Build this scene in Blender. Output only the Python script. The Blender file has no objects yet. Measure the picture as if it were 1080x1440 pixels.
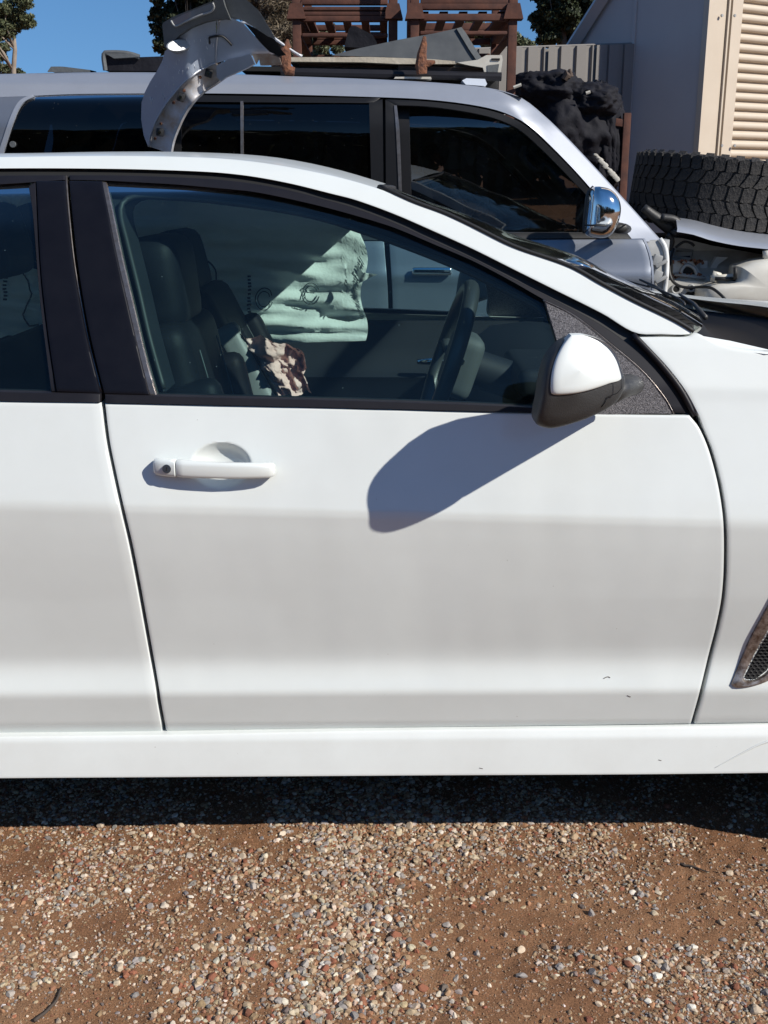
import bpy, bmesh, math, random
import numpy as np
from mathutils import Vector, Matrix, noise as mnoise

random.seed(7)
rng = np.random.default_rng(11)
scene = bpy.context.scene
COL = scene.collection
R = math.radians

# ------------------------------------------------------------------ camera, sky, sun, exposure
F_PX, PITCH, EYE = 1550.0, R(16.2), 1.42          # focal length in photo pixels (1440 high), tilt down, eye height
cam_data = bpy.data.cameras.new('camera')
cam_data.sensor_fit = 'VERTICAL'
cam_data.sensor_height = 36.0
cam_data.lens = F_PX / 1440.0 * 36.0
cam_data.clip_start = 0.05
cam_data.clip_end = 1000.0
cam = bpy.data.objects.new('camera', cam_data)
COL.objects.link(cam)
cam.location = (0, 0, EYE)
cam.rotation_euler = (R(90) - PITCH, 0, 0)
scene.camera = cam

SUN = Vector((0.30, -0.19, 0.258)).normalized()     # towards the sun
sun_elev = math.asin(SUN.z)
sun_rot = math.atan2(SUN.x, SUN.y)
world = bpy.data.worlds.new('World')
scene.world = world
world.use_nodes = True
wn = world.node_tree.nodes
wl = world.node_tree.links
wn.clear()
sky = wn.new('ShaderNodeTexSky')
sky.sky_type = 'NISHITA'
sky.sun_disc = False
sky.sun_elevation = sun_elev
sky.sun_rotation = sun_rot
sky.altitude = 0
sky.air_density = 1.0
sky.dust_density = 0.0
sky.ozone_density = 4.0
bg = wn.new('ShaderNodeBackground')
bg.inputs['Strength'].default_value = 0.095
wout = wn.new('ShaderNodeOutputWorld')
# the lowest few degrees take the colour of the clear air a little higher up (no haze at the horizon)
wtc = wn.new('ShaderNodeTexCoord')
wsep = wn.new('ShaderNodeSeparateXYZ')
wcomb = wn.new('ShaderNodeCombineXYZ')
wma = wn.new('ShaderNodeMath'); wma.operation = 'MULTIPLY_ADD'
wma.inputs[1].default_value = 0.75
wma.inputs[2].default_value = 0.16
wl.new(wtc.outputs['Generated'], wsep.inputs[0])
wl.new(wsep.outputs[0], wcomb.inputs[0])
wl.new(wsep.outputs[1], wcomb.inputs[1])
wl.new(wsep.outputs[2], wma.inputs[0])
wl.new(wma.outputs[0], wcomb.inputs[2])
wl.new(wcomb.outputs[0], sky.inputs[0])
whs = wn.new('ShaderNodeHueSaturation')
whs.inputs['Saturation'].default_value = 1.18
wl.new(sky.outputs[0], whs.inputs['Color'])
wl.new(whs.outputs[0], bg.inputs[0])
wl.new(bg.outputs[0], wout.inputs[0])

sun_data = bpy.data.lights.new('sun', 'SUN')
sun_data.energy = 4.8
sun_data.angle = R(0.5)
sun_data.color = (1.0, 0.945, 0.86)
sun = bpy.data.objects.new('sun', sun_data)
COL.objects.link(sun)
sun.rotation_euler = SUN.to_track_quat('Z', 'Y').to_euler()
sun.location = (6, -4, 6)

scene.view_settings.view_transform = 'Standard'
scene.view_settings.look = 'None'
scene.view_settings.gamma = 1.0
scene.view_settings.use_curve_mapping = False
scene.view_settings.exposure = 0.29
scene.render.engine = 'CYCLES'
scene.cycles.use_denoising = True
scene.cycles.max_bounces = 10
scene.cycles.transparent_max_bounces = 16
scene.cycles.sample_clamp_indirect = 8.0

# ------------------------------------------------------------------ helpers
sP, cP = math.sin(PITCH), math.cos(PITCH)

def ray(px, py):
    u = (px - 540.0) / F_PX
    v = (720.0 - py) / F_PX
    return u, cP + v * sP, -sP + v * cP

def at(px, py, y):
    """The point of the photograph's pixel (px, py) at distance y in front of the camera."""
    u, dy, dz = ray(px, py)
    t = y / dy
    return Vector((u * t, y, EYE + dz * t))

def onsurf(px, py, S, y0=2.2):
    """The point where that line of sight meets the surface y = S(x, z)."""
    u, dy, dz = ray(px, py)
    y = y0
    for _ in range(14):
        t = y / dy
        y = S(u * t, EYE + dz * t)
    t = y / dy
    return Vector((u * t, y, EYE + dz * t))

def crv(pts, n, smooth=True):
    """n+1 points evenly spaced along a (Catmull-Rom) curve through pts."""
    pts = [np.array(p, float) for p in pts]
    if len(pts) > 2 and smooth:
        q = []
        e = [2 * pts[0] - pts[1]] + pts + [2 * pts[-1] - pts[-2]]
        for i in range(1, len(e) - 2):
            p0, p1, p2, p3 = e[i - 1], e[i], e[i + 1], e[i + 2]
            d = max(np.linalg.norm(p2 - p1), 1e-9)
            m1 = (p2 - p0) / max(np.linalg.norm(p2 - p0), 1e-9) * d * 0.95
            m2 = (p3 - p1) / max(np.linalg.norm(p3 - p1), 1e-9) * d * 0.95
            for k in range(10):
                t = k / 10
                q.append((2*t**3-3*t**2+1)*p1 + (t**3-2*t**2+t)*m1 + (-2*t**3+3*t**2)*p2 + (t**3-t**2)*m2)
        q.append(pts[-1])
        pts = q
    P = np.array(pts)
    s = np.concatenate([[0], np.cumsum(np.linalg.norm(np.diff(P, axis=0), axis=1))])
    t = np.linspace(0, s[-1], n + 1) if np.isscalar(n) else np.array(n) * s[-1]
    return np.stack([np.interp(t, s, P[:, k]) for k in range(P.shape[1])], axis=1)

class MB:
    """Collects shapes; build() links them as ONE mesh object."""
    def __init__(s):
        s.v, s.f, s.c = [], [], []
    def add(s, verts, faces):
        o = len(s.v)
        s.v.extend([tuple(p) for p in verts])
        s.f.extend([tuple(i + o for i in f) for f in faces])
        return s
    def box(s, c, size, rot=None, bevel=0.0, seg=2):
        bm = bmesh.new()
        bmesh.ops.create_cube(bm, size=1.0)
        bmesh.ops.scale(bm, vec=Vector(size), verts=bm.verts)
        if bevel:
            bmesh.ops.bevel(bm, geom=list(bm.edges), offset=bevel, segments=seg, profile=0.6, affect='EDGES')
        M = Matrix.Translation(Vector(c))
        if rot is not None:
            M = M @ (rot.to_4x4() if hasattr(rot, 'to_4x4') else Matrix(rot))
        bmesh.ops.transform(bm, matrix=M, verts=bm.verts)
        s.addbm(bm)
        return s
    def addbm(s, bm):
        bm.verts.index_update()
        s.add([v.co.copy() for v in bm.verts], [[v.index for v in f.verts] for f in bm.faces])
        bm.free()
    def tube(s, path, r, seg=8, cap=True, flat=1.0):
        path = [Vector(p) for p in path]
        rr = r if hasattr(r, '__len__') else [r] * len(path)
        up = Vector((0, 0, 1))
        rings = []
        d0 = (path[1] - path[0]).normalized()
        if abs(d0.dot(up)) > 0.95:
            up = Vector((0, 1, 0))
        n = d0.cross(up).normalized()
        for i, p in enumerate(path):
            d = (path[min(i + 1, len(path) - 1)] - path[max(i - 1, 0)]).normalized()
            n = (n - d * n.dot(d)).normalized()
            b = d.cross(n)
            rings.append([p + (n * math.cos(a) + b * math.sin(a) * flat) * rr[i] for a in [2 * math.pi * k / seg for k in range(seg)]])
        v = [q for ring in rings for q in ring]
        f = []
        for i in range(len(path) - 1):
            for k in range(seg):
                k2 = (k + 1) % seg
                f.append((i * seg + k, i * seg + k2, (i + 1) * seg + k2, (i + 1) * seg + k))
        if cap:
            f.append(tuple(reversed(range(seg))))
            f.append(tuple(range((len(path) - 1) * seg, len(path) * seg)))
        return s.add(v, f)
    def grid(s, P, close_u=False):
        """P[i][j] points"""
        n, m = len(P), len(P[0])
        v = [p for row in P for p in row]
        f = []
        for i in range(n - 1 + (1 if close_u else 0)):
            for j in range(m - 1):
                a, b = i % n, (i + 1) % n
                f.append((a * m + j, a * m + j + 1, b * m + j + 1, b * m + j))
        return s.add(v, f)
    def prism(s, outline, vec):
        """outline: 3-D loop; extruded by vec, both ends closed"""
        n = len(outline)
        vec = Vector(vec)
        o = [Vector(p) for p in outline]
        v = o + [p + vec for p in o]
        f = [tuple(range(n)), tuple(reversed(range(n, 2 * n)))]
        for i in range(n):
            j = (i + 1) % n
            f.append((j, i, n + i, n + j))
        return s.add(v, f)
    def build(s, name, m, parent=None, sharp=35.0, smooth=True, fix=True):
        me = bpy.data.meshes.new(name)
        me.from_pydata(s.v, [], s.f)
        if fix:
            bm = bmesh.new(); bm.from_mesh(me)
            bmesh.ops.recalc_face_normals(bm, faces=bm.faces)
            bm.to_mesh(me); bm.free()
        me.update()
        if smooth:
            me.polygons.foreach_set('use_smooth', [True] * len(me.polygons))
            if sharp:
                me.set_sharp_from_angle(angle=R(sharp))
        me.materials.append(m)
        o = bpy.data.objects.new(name, me)
        COL.objects.link(o)
        adopt(o, parent)
        return o

def adopt(o, parent):
    if parent is not None:
        o.parent = parent
        if parent.parent is None:
            o.matrix_parent_inverse = Matrix.LocRotScale(parent.location, parent.rotation_euler, parent.scale).inverted()

def thing(name, label, cat, loc=(0, 0, 0), rz=0.0, group=None):
    o = bpy.data.objects.new(name, None)
    o.empty_display_size = 0.2
    COL.objects.link(o)
    o.location = loc
    o.rotation_euler = (0, 0, rz)
    o['label'] = label
    o['category'] = cat
    if group:
        o['group'] = group
    return o

def tag(o, label, cat, group=None, kind=None):
    o['label'] = label
    o['category'] = cat
    if group:
        o['group'] = group
    if kind:
        o['kind'] = kind
    return o

def setting(o, kind='structure'):
    o['kind'] = kind
    return o

def eased(n, e=0.004):
    """parameters 0..1 with two extra lines close to the ends"""
    return [0.0, e * 0.35, e] + [e + (1 - 2 * e) * k / n for k in range(1, n)] + [1 - e, 1 - e * 0.35, 1.0]

def coons_px(top, bottom, left, right, U, V):
    U, V = np.array(U), np.array(V)
    T, B, L, Rr = crv(top, U), crv(bottom, U), crv(left, V), crv(right, V)
    L = L + (1 - V)[:, None] * (T[0] - L[0]) + V[:, None] * (B[0] - L[-1])
    Rr = Rr + (1 - V)[:, None] * (T[-1] - Rr[0]) + V[:, None] * (B[-1] - Rr[-1])
    out = np.zeros((len(V), len(U), len(T[0])))
    for j, v in enumerate(V):
        out[j] = (1 - v) * T + v * B + np.outer(1 - U, L[j]) + np.outer(U, Rr[j]) - (
            np.outer((1 - U) * (1 - v), T[0]) + np.outer(U * (1 - v), T[-1]) + np.outer((1 - U) * v, B[0]) + np.outer(U * v, B[-1]))
    return out

def close_sheet(mb, P, thick):
    """front sheet P (rows of points) with a returned edge of depth thick (towards +y)"""
    n, m = len(P), len(P[0])
    mb.grid(P)
    loop = [P[0][j] for j in range(m)] + [P[i][m - 1] for i in range(1, n)] + [P[n - 1][j] for j in range(m - 2, -1, -1)] + [P[i][0] for i in range(n - 2, 0, -1)]
    off = Vector((0, thick, 0))
    k = len(loop)
    v = loop + [p + off for p in loop]
    mb.add(v, [(i, (i + 1) % k, k + (i + 1) % k, k + i) for i in range(k)])

def panel(name, m, parent, top, bottom, left, right, S, nu, nv, thick=0.02, edge=0.004, disp=None, y0=2.2, eu=0.004, ev=0.006, sharp=40, mb=None, build=True):
    U, V = eased(nu, eu), eased(nv, ev)
    G = coons_px(top, bottom, left, right, U, V)
    P = []
    for j in range(len(V)):
        row = []
        for i in range(len(U)):
            p = onsurf(G[j, i, 0], G[j, i, 1], S, y0)
            if disp:
                p = p + Vector((0, disp(p.x, p.z), 0))
            e = min(i, len(U) - 1 - i, j, len(V) - 1 - j)
            if edge:
                p = p + Vector((0, edge if e == 0 else edge * 0.22 if e == 1 else 0, 0))
            row.append(p)
        P.append(row)
    mb = mb or MB()
    close_sheet(mb, P, thick)
    return mb.build(name, m, parent, sharp=sharp) if build else mb

def sheet(outline, S, thick, g=14.0, y0=2.2, mb=None, smooth=True, n=None):
    """a pixel outline (closed) tessellated every g pixels, laid on y = S(x, z), with thickness"""
    pts = outline
    if n:
        pts = [tuple(p) for p in crv(list(outline) + [outline[0]], n)][:-1]
    bm = bmesh.new()
    vs = [bm.verts.new((p[0], p[1], 0)) for p in pts]
    bm.faces.new(vs)
    xs, ys = [p[0] for p in pts], [p[1] for p in pts]
    for a, lo, hi in ((0, min(xs), max(xs)), (1, min(ys), max(ys))):
        k = lo + g * 0.53
        while k < hi:
            co = (k, 0, 0) if a == 0 else (0, k, 0)
            no = (1, 0, 0) if a == 0 else (0, 1, 0)
            bmesh.ops.bisect_plane(bm, geom=bm.verts[:] + bm.edges[:] + bm.faces[:], plane_co=co, plane_no=no)
            k += g
    bmesh.ops.triangulate(bm, faces=[f for f in bm.faces if len(f.verts) > 4])
    bound = [e for e in bm.edges if e.is_boundary]
    bm.verts.index_update()
    be = [(e.verts[0].index, e.verts[1].index) for e in bound]
    P = [onsurf(v.co.x, v.co.y, S, y0) for v in bm.verts]
    F = [[v.index for v in f.verts] for f in bm.faces]
    bm.free()
    k = len(P)
    off = Vector((0, thick, 0))
    mb = mb or MB()
    mb.add(P + [p + off for p in P], F + [[i + k for i in reversed(f)] for f in F] + [(a, b, b + k, a + k) for a, b in be])
    return mb

def pillow(outline, y_rim, y_front, y_back, n=48, rings=7, mb=None, power=2.2, center=None, back_scale=0.9, dome=None, back=None):
    """a rounded solid: the outline is its widest ring (at y_rim); domes to y_front, runs back to y_back.
    dome gives the front face as y(x, z); back = (pixel centre, list of (scale, y)) draws the rear rings towards another point"""
    O = crv(list(outline) + [outline[0]], n)[:-1]
    c = np.array(center) if center else O.mean(0)
    mb = mb or MB()
    P = []
    base = [at(p[0], p[1], y_rim) for p in O]
    def ring(sc, y, C):
        return [Vector((C.x + (q.x - C.x) * sc, y, C.z + (q.z - C.z) * sc)) for q in base]
    C0_ = at(c[0], c[1], y_rim)
    if back:
        CB = at(back[0][0], back[0][1], y_rim)
        for sc, y in back[1]:
            P.append(ring(sc, y, CB))
    else:
        P.append(ring(back_scale * 0.02, y_back, C0_))
        P.append(ring(back_scale, y_back, C0_))
        P.append(ring(0.5 + 0.5 * back_scale, (y_back + y_rim) / 2, C0_))
    for k in range(rings + 1):
        a = k / rings * math.pi / 2
        sc = max(math.cos(a), 0) ** (2 / power)
        r_ = ring(max(sc, 0.02), y_rim + (y_front - y_rim) * math.sin(a) ** (2 / power), C0_)
        if dome:
            for p in r_:
                p.y = y_rim + (dome(p.x, p.z) - y_rim) * math.sin(a) ** (2 / power)
        P.append(r_)
    rows = [r + [r[0]] for r in P]
    mb.grid(rows)
    mb.add(P[-1], [tuple(range(n))])
    return mb

# ------------------------------------------------------------------ materials
def mat(name, base, rough=0.5, metal=0.0, coat=0.0, coat_rough=0.05, spec=0.5, var=None, vscale=6.0, vamt=0.5, bump=0.0, bscale=40.0, speck=None, vdetail=6.0, rvar=0.0):
    m = bpy.data.materials.new(name)
    m.use_nodes = True
    nt = m.node_tree
    b = nt.nodes['Principled BSDF']
    b.inputs['Base Color'].default_value = (*base, 1)
    b.inputs['Roughness'].default_value = rough
    b.inputs['Metallic'].default_value = metal
    b.inputs['Coat Weight'].default_value = coat
    b.inputs['Coat Roughness'].default_value = coat_rough
    b.inputs['Specular IOR Level'].default_value = spec
    tc = nt.nodes.new('ShaderNodeTexCoord')
    if var:
        n = nt.nodes.new('ShaderNodeTexNoise')
        n.inputs['Scale'].default_value = vscale
        n.inputs['Detail'].default_value = vdetail
        n.inputs['Roughness'].default_value = 0.65
        rp = nt.nodes.new('ShaderNodeValToRGB')
        rp.color_ramp.elements[0].position = 0.5 - vamt / 2
        rp.color_ramp.elements[1].position = 0.5 + vamt / 2
        rp.color_ramp.elements[0].color = (*base, 1)
        rp.color_ramp.elements[1].color = (*var, 1)
        nt.links.new(tc.outputs['Object'], n.inputs['Vector'])
        nt.links.new(n.outputs['Fac'], rp.inputs['Fac'])
        nt.links.new(rp.outputs['Color'], b.inputs['Base Color'])
        if rvar:
            mr = nt.nodes.new('ShaderNodeMapRange')
            mr.inputs['To Min'].default_value = max(rough - rvar, 0.02)
            mr.inputs['To Max'].default_value = min(rough + rvar, 1)
            nt.links.new(n.outputs['Fac'], mr.inputs['Value'])
            nt.links.new(mr.outputs['Result'], b.inputs['Roughness'])
    if speck:
        vs = nt.nodes.new('ShaderNodeTexVoronoi')
        vs.inputs['Scale'].default_value = 17
        vn = nt.nodes.new('ShaderNodeTexNoise')
        vn.inputs['Scale'].default_value = 9
        th = nt.nodes.new('ShaderNodeMath'); th.operation = 'MULTIPLY'; th.inputs[1].default_value = 0.034
        lt = nt.nodes.new('ShaderNodeMath'); lt.operation = 'LESS_THAN'
        ms = nt.nodes.new('ShaderNodeMix'); ms.data_type = 'RGBA'
        mf = nt.nodes.new('ShaderNodeMath'); mf.operation = 'MULTIPLY'; mf.inputs[1].default_value = 0.40
        nt.links.new(tc.outputs['Object'], vs.inputs['Vector'])
        nt.links.new(tc.outputs['Object'], vn.inputs['Vector'])
        nt.links.new(vn.outputs['Fac'], th.inputs[0])
        nt.links.new(vs.outputs['Distance'], lt.inputs[0])
        nt.links.new(th.outputs[0], lt.inputs[1])
        nt.links.new(lt.outputs[0], mf.inputs[0])
        nt.links.new(mf.outputs[0], ms.inputs[0])
        src = b.inputs['Base Color'].links[0].from_socket
        nt.links.new(src, ms.inputs[6])
        ms.inputs[7].default_value = (*speck, 1)
        nt.links.new(ms.outputs[2], b.inputs['Base Color'])
    if bump:
        n2 = nt.nodes.new('ShaderNodeTexNoise')
        n2.inputs['Scale'].default_value = bscale
        n2.inputs['Detail'].default_value = 4
        bp = nt.nodes.new('ShaderNodeBump')
        bp.inputs['Strength'].default_value = bump
        bp.inputs['Distance'].default_value = 0.01
        nt.links.new(tc.outputs['Object'], n2.inputs['Vector'])
        nt.links.new(n2.outputs['Fac'], bp.inputs['Height'])
        nt.links.new(bp.outputs['Normal'], b.inputs['Normal'])
    return m

def glass(name, tint, refl_ior=1.5, rough=0.0, dust=0.0, dust_veil_col=(0.5, 0.5, 0.48)):
    """thin tinted sheet: clear tint + mirror reflection by Fresnel + a little dust or veil"""
    m = bpy.data.materials.new(name)
    m.use_nodes = True
    nt = m.node_tree
    nt.nodes.clear()
    out = nt.nodes.new('ShaderNodeOutputMaterial')
    tr = nt.nodes.new('ShaderNodeBsdfTransparent')
    tr.inputs[0].default_value = (*tint, 1)
    gl = nt.nodes.new('ShaderNodeBsdfGlossy')
    gl.inputs['Roughness'].default_value = rough
    gl.inputs[0].default_value = (1, 1, 1, 1)
    fr = nt.nodes.new('ShaderNodeFresnel')
    fr.inputs['IOR'].default_value = refl_ior
    mx = nt.nodes.new('ShaderNodeMixShader')
    nt.links.new(fr.outputs[0], mx.inputs[0])
    nt.links.new(tr.outputs[0], mx.inputs[1])
    nt.links.new(gl.outputs[0], mx.inputs[2])
    last = mx
    if dust:
        df = nt.nodes.new('ShaderNodeBsdfDiffuse')
        df.inputs[0].default_value = (*dust_veil_col, 1)
        tc = nt.nodes.new('ShaderNodeTexCoord')
        n = nt.nodes.new('ShaderNodeTexNoise')
        n.inputs['Scale'].default_value = 5
        n.inputs['Detail'].default_value = 8
        n.inputs['Roughness'].default_value = 0.7
        mr = nt.nodes.new('ShaderNodeMapRange')
        mr.inputs['From Min'].default_value = 0.3
        mr.inputs['From Max'].default_value = 0.75
        mr.inputs['To Min'].default_value = dust * 0.3
        mr.inputs['To Max'].default_value = dust * 1.7
        v = nt.nodes.new('ShaderNodeTexVoronoi')
        v.inputs['Scale'].default_value = 38
        lt = nt.nodes.new('ShaderNodeMath'); lt.operation = 'LESS_THAN'; lt.inputs[1].default_value = 0.035
        v.inputs['Randomness'].default_value = 1
        mu = nt.nodes.new('ShaderNodeMath'); mu.operation = 'MULTIPLY'; mu.inputs[1].default_value = 0.25
        ad = nt.nodes.new('ShaderNodeMath'); ad.operation = 'ADD'; ad.use_clamp = True
        m2 = nt.nodes.new('ShaderNodeMixShader')
        nt.links.new(tc.outputs['Object'], n.inputs['Vector'])
        nt.links.new(tc.outputs['Object'], v.inputs['Vector'])
        nt.links.new(n.outputs['Fac'], mr.inputs['Value'])
        nt.links.new(v.outputs['Distance'], lt.inputs[0])
        nt.links.new(lt.outputs[0], mu.inputs[0])
        nt.links.new(mr.outputs[0], ad.inputs[0])
        nt.links.new(mu.outputs[0], ad.inputs[1])
        nt.links.new(ad.outputs[0], m2.inputs[0])
        nt.links.new(mx.outputs[0], m2.inputs[1])
        nt.links.new(df.outputs[0], m2.inputs[2])
        last = m2
    nt.links.new(last.outputs[0], out.inputs[0])
    return m

M_WHITE = mat('white_paint', (0.685, 0.72, 0.70), 0.42, coat=0.6, coat_rough=0.09, var=(0.62, 0.648, 0.625), vscale=3.0, vamt=0.5, vdetail=12, rvar=0.06, speck=(0.16, 0.13, 0.10))
M_SILL = mat('white_sill_paint', (0.685, 0.715, 0.695), 0.45, coat=0.4, coat_rough=0.15, var=(0.61, 0.625, 0.60), vscale=7.0, vamt=0.6, vdetail=12, rvar=0.06, speck=(0.16, 0.13, 0.10))
M_BLACKGLOSS = mat('black_film', (0.004, 0.004, 0.0065), 0.32, spec=0.22, var=(0.007, 0.007, 0.010), vscale=9, rvar=0.06)
M_FRAME = mat('satin_black', (0.009, 0.0085, 0.011), 0.45, spec=0.3, var=(0.014, 0.013, 0.016), vscale=12)
M_FRAMED = mat('dull_black', (0.006, 0.006, 0.007), 0.5, spec=0.3)
M_RUBBER = mat('black_rubber', (0.012, 0.012, 0.012), 0.6)
M_VOID = mat('void_black', (0.006, 0.006, 0.006), 0.9)  # near-black fill, also the painted dark inside gaps and openings
M_TEXTURED = mat('grained_black_plastic', (0.020, 0.020, 0.024), 0.55, var=(0.22, 0.21, 0.22), vscale=330, vamt=0.40, vdetail=2, bump=0.6, bscale=600)
M_PLASTIC = mat('black_plastic', (0.022, 0.022, 0.022), 0.48, var=(0.035, 0.034, 0.033), vscale=30, bump=0.15, bscale=500)
M_CHROME = mat('chrome', (0.78, 0.78, 0.77), 0.09, metal=1.0)
M_DULLCHROME = mat('dull_bright_strip', (0.30, 0.28, 0.27), 0.32, metal=0.8, var=(0.16, 0.13, 0.11), vscale=60)
M_DIRTYCHROME = mat('dirty_chrome', (0.42, 0.38, 0.35), 0.35, metal=0.7, var=(0.13, 0.09, 0.07), vscale=70, vamt=0.3)
M_GLASS = glass('teal_car_glass', (0.70, 0.93, 0.91), 1.42, dust=0.005, dust_veil_col=(0.30, 0.48, 0.50))  # teal dust colour also imitates the sky's veil on the glass
M_GLASSFAR = glass('pale_car_glass', (0.62, 0.74, 0.74), 1.42, dust=0.006)
M_SCREEN = glass('windscreen_glass', (0.88, 0.95, 0.94), 1.5, dust=0.006)
M_DARKGLASS = glass('privacy_glass', (0.010, 0.014, 0.022), 1.45, dust=0.0015)
M_SUVGLASS = glass('suv_front_glass', (0.24, 0.29, 0.33), 1.95, dust=0.002)
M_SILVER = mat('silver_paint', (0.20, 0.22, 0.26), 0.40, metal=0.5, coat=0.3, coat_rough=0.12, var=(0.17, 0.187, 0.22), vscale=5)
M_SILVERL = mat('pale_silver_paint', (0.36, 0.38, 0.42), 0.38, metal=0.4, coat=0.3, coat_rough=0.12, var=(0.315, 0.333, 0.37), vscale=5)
M_PRIMER = mat('grey_undercoat', (0.36, 0.37, 0.37), 0.5, metal=0.1, var=(0.24, 0.235, 0.22), vscale=16)
M_LEATHER = mat('black_leather', (0.004, 0.0044, 0.006), 0.55, spec=0.10, var=(0.007, 0.0075, 0.010), vscale=14, bump=0.06, bscale=260)
M_LEATHERHI = mat('highlight_leather', (0.17, 0.185, 0.185), 0.5, bump=0.06, bscale=260, var=(0.22, 0.23, 0.225), vscale=9)
M_RIM = mat('steering_leather', (0.03, 0.034, 0.035), 0.4, bump=0.05, bscale=260)
M_TRIM = mat('dark_cabin_trim', (0.010, 0.012, 0.016), 0.6, spec=0.25)
M_TRIMG = mat('grey_cabin_trim', (0.055, 0.062, 0.063), 0.7)
M_LINER = mat('pale_roof_lining', (0.32, 0.33, 0.32), 0.9)
M_AIRBAG = mat('airbag_cloth', (0.78, 0.84, 0.80), 0.85, bump=0.2, bscale=120, var=(0.68, 0.74, 0.71), vscale=9)
_nt = M_AIRBAG.node_tree
_tl = _nt.nodes.new('ShaderNodeBsdfTranslucent'); _tl.inputs[0].default_value = (0.72, 0.80, 0.77, 1)
_mx = _nt.nodes.new('ShaderNodeMixShader'); _mx.inputs[0].default_value = 0.22
_nt.links.new(_nt.nodes['Principled BSDF'].outputs[0], _mx.inputs[1]); _nt.links.new(_tl.outputs[0], _mx.inputs[2])
_nt.links.new(_mx.outputs[0], _nt.nodes['Material Output'].inputs[0])
M_PINKCLOTH = mat('pinkish_airbag_cloth', (0.70, 0.52, 0.48), 0.9, var=(0.58, 0.33, 0.30), vscale=7, vamt=0.5, bump=0.3, bscale=90)
M_INK = mat('dark_print', (0.03, 0.045, 0.05), 0.8)
M_TYRE = mat('tyre_rubber', (0.013, 0.013, 0.014), 0.7, spec=0.35, var=(0.042, 0.038, 0.034), vscale=9, vamt=0.4, bump=0.5, bscale=110)
M_RUST = mat('rusted_steel', (0.125, 0.045, 0.026), 0.85, var=(0.042, 0.018, 0.014), vscale=11, vamt=0.5, bump=0.25, bscale=25)
M_RUSTL = mat('flaking_rust', (0.20, 0.075, 0.032), 0.85, var=(0.07, 0.03, 0.02), vscale=45, vamt=0.35, bump=0.9, bscale=70)
M_WOOD = mat('weathered_cream_timber', (0.50, 0.45, 0.36), 0.8, var=(0.32, 0.27, 0.20), vscale=12, bump=0.3, bscale=50)
M_COWL = mat('cowl_plastic', (0.006, 0.006, 0.007), 0.6, spec=0.2)
M_DARKWOOD = mat('dark_timber', (0.10, 0.065, 0.045), 0.85, var=(0.05, 0.035, 0.027), vscale=14)
M_GREYPANEL = mat('dusty_grey_plastic', (0.105, 0.112, 0.115), 0.6, var=(0.065, 0.07, 0.07), vscale=9, bump=0.15, bscale=60)
M_DARKPANEL = mat('dusty_dark_plastic', (0.042, 0.046, 0.05), 0.5, var=(0.075, 0.08, 0.082), vscale=11)
M_CREAM = mat('offwhite_plastic', (0.52, 0.50, 0.44), 0.5, var=(0.40, 0.37, 0.31), vscale=10)
M_GLARE = mat('glare_pale', (0.62, 0.66, 0.72), 0.4)
M_BLACKBAG = mat('black_sheet', (0.006, 0.006, 0.009), 0.75, spec=0.2, var=(0.013, 0.013, 0.018), vscale=10, bump=0.8, bscale=16)
M_FENCE = mat('fence_steel', (0.225, 0.21, 0.19), 0.55, metal=0.0, var=(0.185, 0.17, 0.155), vscale=3)
M_SHEDG = mat('shed_wall_steel', (0.50, 0.48, 0.455), 0.5, var=(0.44, 0.42, 0.40), vscale=1.5)
M_SHEDC = mat('cream_steel', (0.55, 0.47, 0.37), 0.5, var=(0.50, 0.42, 0.325), vscale=4)
M_CUT = mat('weathered_silver', (0.33, 0.375, 0.45), 0.42, metal=0.15, coat=0.3, coat_rough=0.15, var=(0.26, 0.30, 0.37), vscale=7)
M_HOSE = mat('black_hose', (0.012, 0.012, 0.012), 0.5)

# ------------------------------------------------------------------ ground
def vnoise2(x, y, scale, seed):
    """smooth value noise in numpy, 0..1"""
    g = np.random.default_rng(seed).random((128, 128))
    X, Y = x * scale + 1000, y * scale + 1000
    i, j = np.floor(X).astype(int), np.floor(Y).astype(int)
    fx, fy = X - i, Y - j
    fx, fy = fx * fx * (3 - 2 * fx), fy * fy * (3 - 2 * fy)
    a, b = g[i % 128, j % 128], g[(i + 1) % 128, j % 128]
    c, d = g[i % 128, (j + 1) % 128], g[(i + 1) % 128, (j + 1) % 128]
    return (a * (1 - fx) + b * fx) * (1 - fy) + (c * (1 - fx) + d * fx) * fy

def ground_h(x, y):
    near = np.exp(-((x / 2.6) ** 2 + ((y - 1.9) / 1.8) ** 2) ** 2)
    h = (vnoise2(x, y, 1.6, 1) - 0.5) * 0.016 + (vnoise2(x, y, 5, 2) - 0.5) * 0.012
    return (h + ((vnoise2(x, y, 22, 3) - 0.5) * 0.007 + (vnoise2(x, y, 70, 4) - 0.5) * 0.004 + (vnoise2(x, y, 160, 8) - 0.5) * 0.003) * near)

def stone_density(x, y):
    n = 0.55 * vnoise2(x, y, 3.1, 5) + 0.45 * vnoise2(x, y, 9.0, 6)
    d = np.clip((n - 0.36) * 3.4, 0.10, 1.0)
    # the swathe of loose pale stones in front of the door, and the trodden bare earth right of it
    d = np.maximum(d, 0.95 * np.exp(-(((x + 0.06 + (2.0 - y) * 0.10) / 0.12) ** 2)))
    d *= 1 - 0.75 * np.exp(-(((x - 0.27) / 0.16) ** 2 + ((y - 2.02) / 0.16) ** 2))
    d *= 1 - 0.7 * np.exp(-(((x + 0.36) / 0.14) ** 2 + ((y - 1.92) / 0.22) ** 2))
    d *= 1 - 0.8 * np.exp(-(((x + 0.22) / 0.05) ** 2 + ((y - 2.16) / 0.05) ** 2))
    return d

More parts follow.
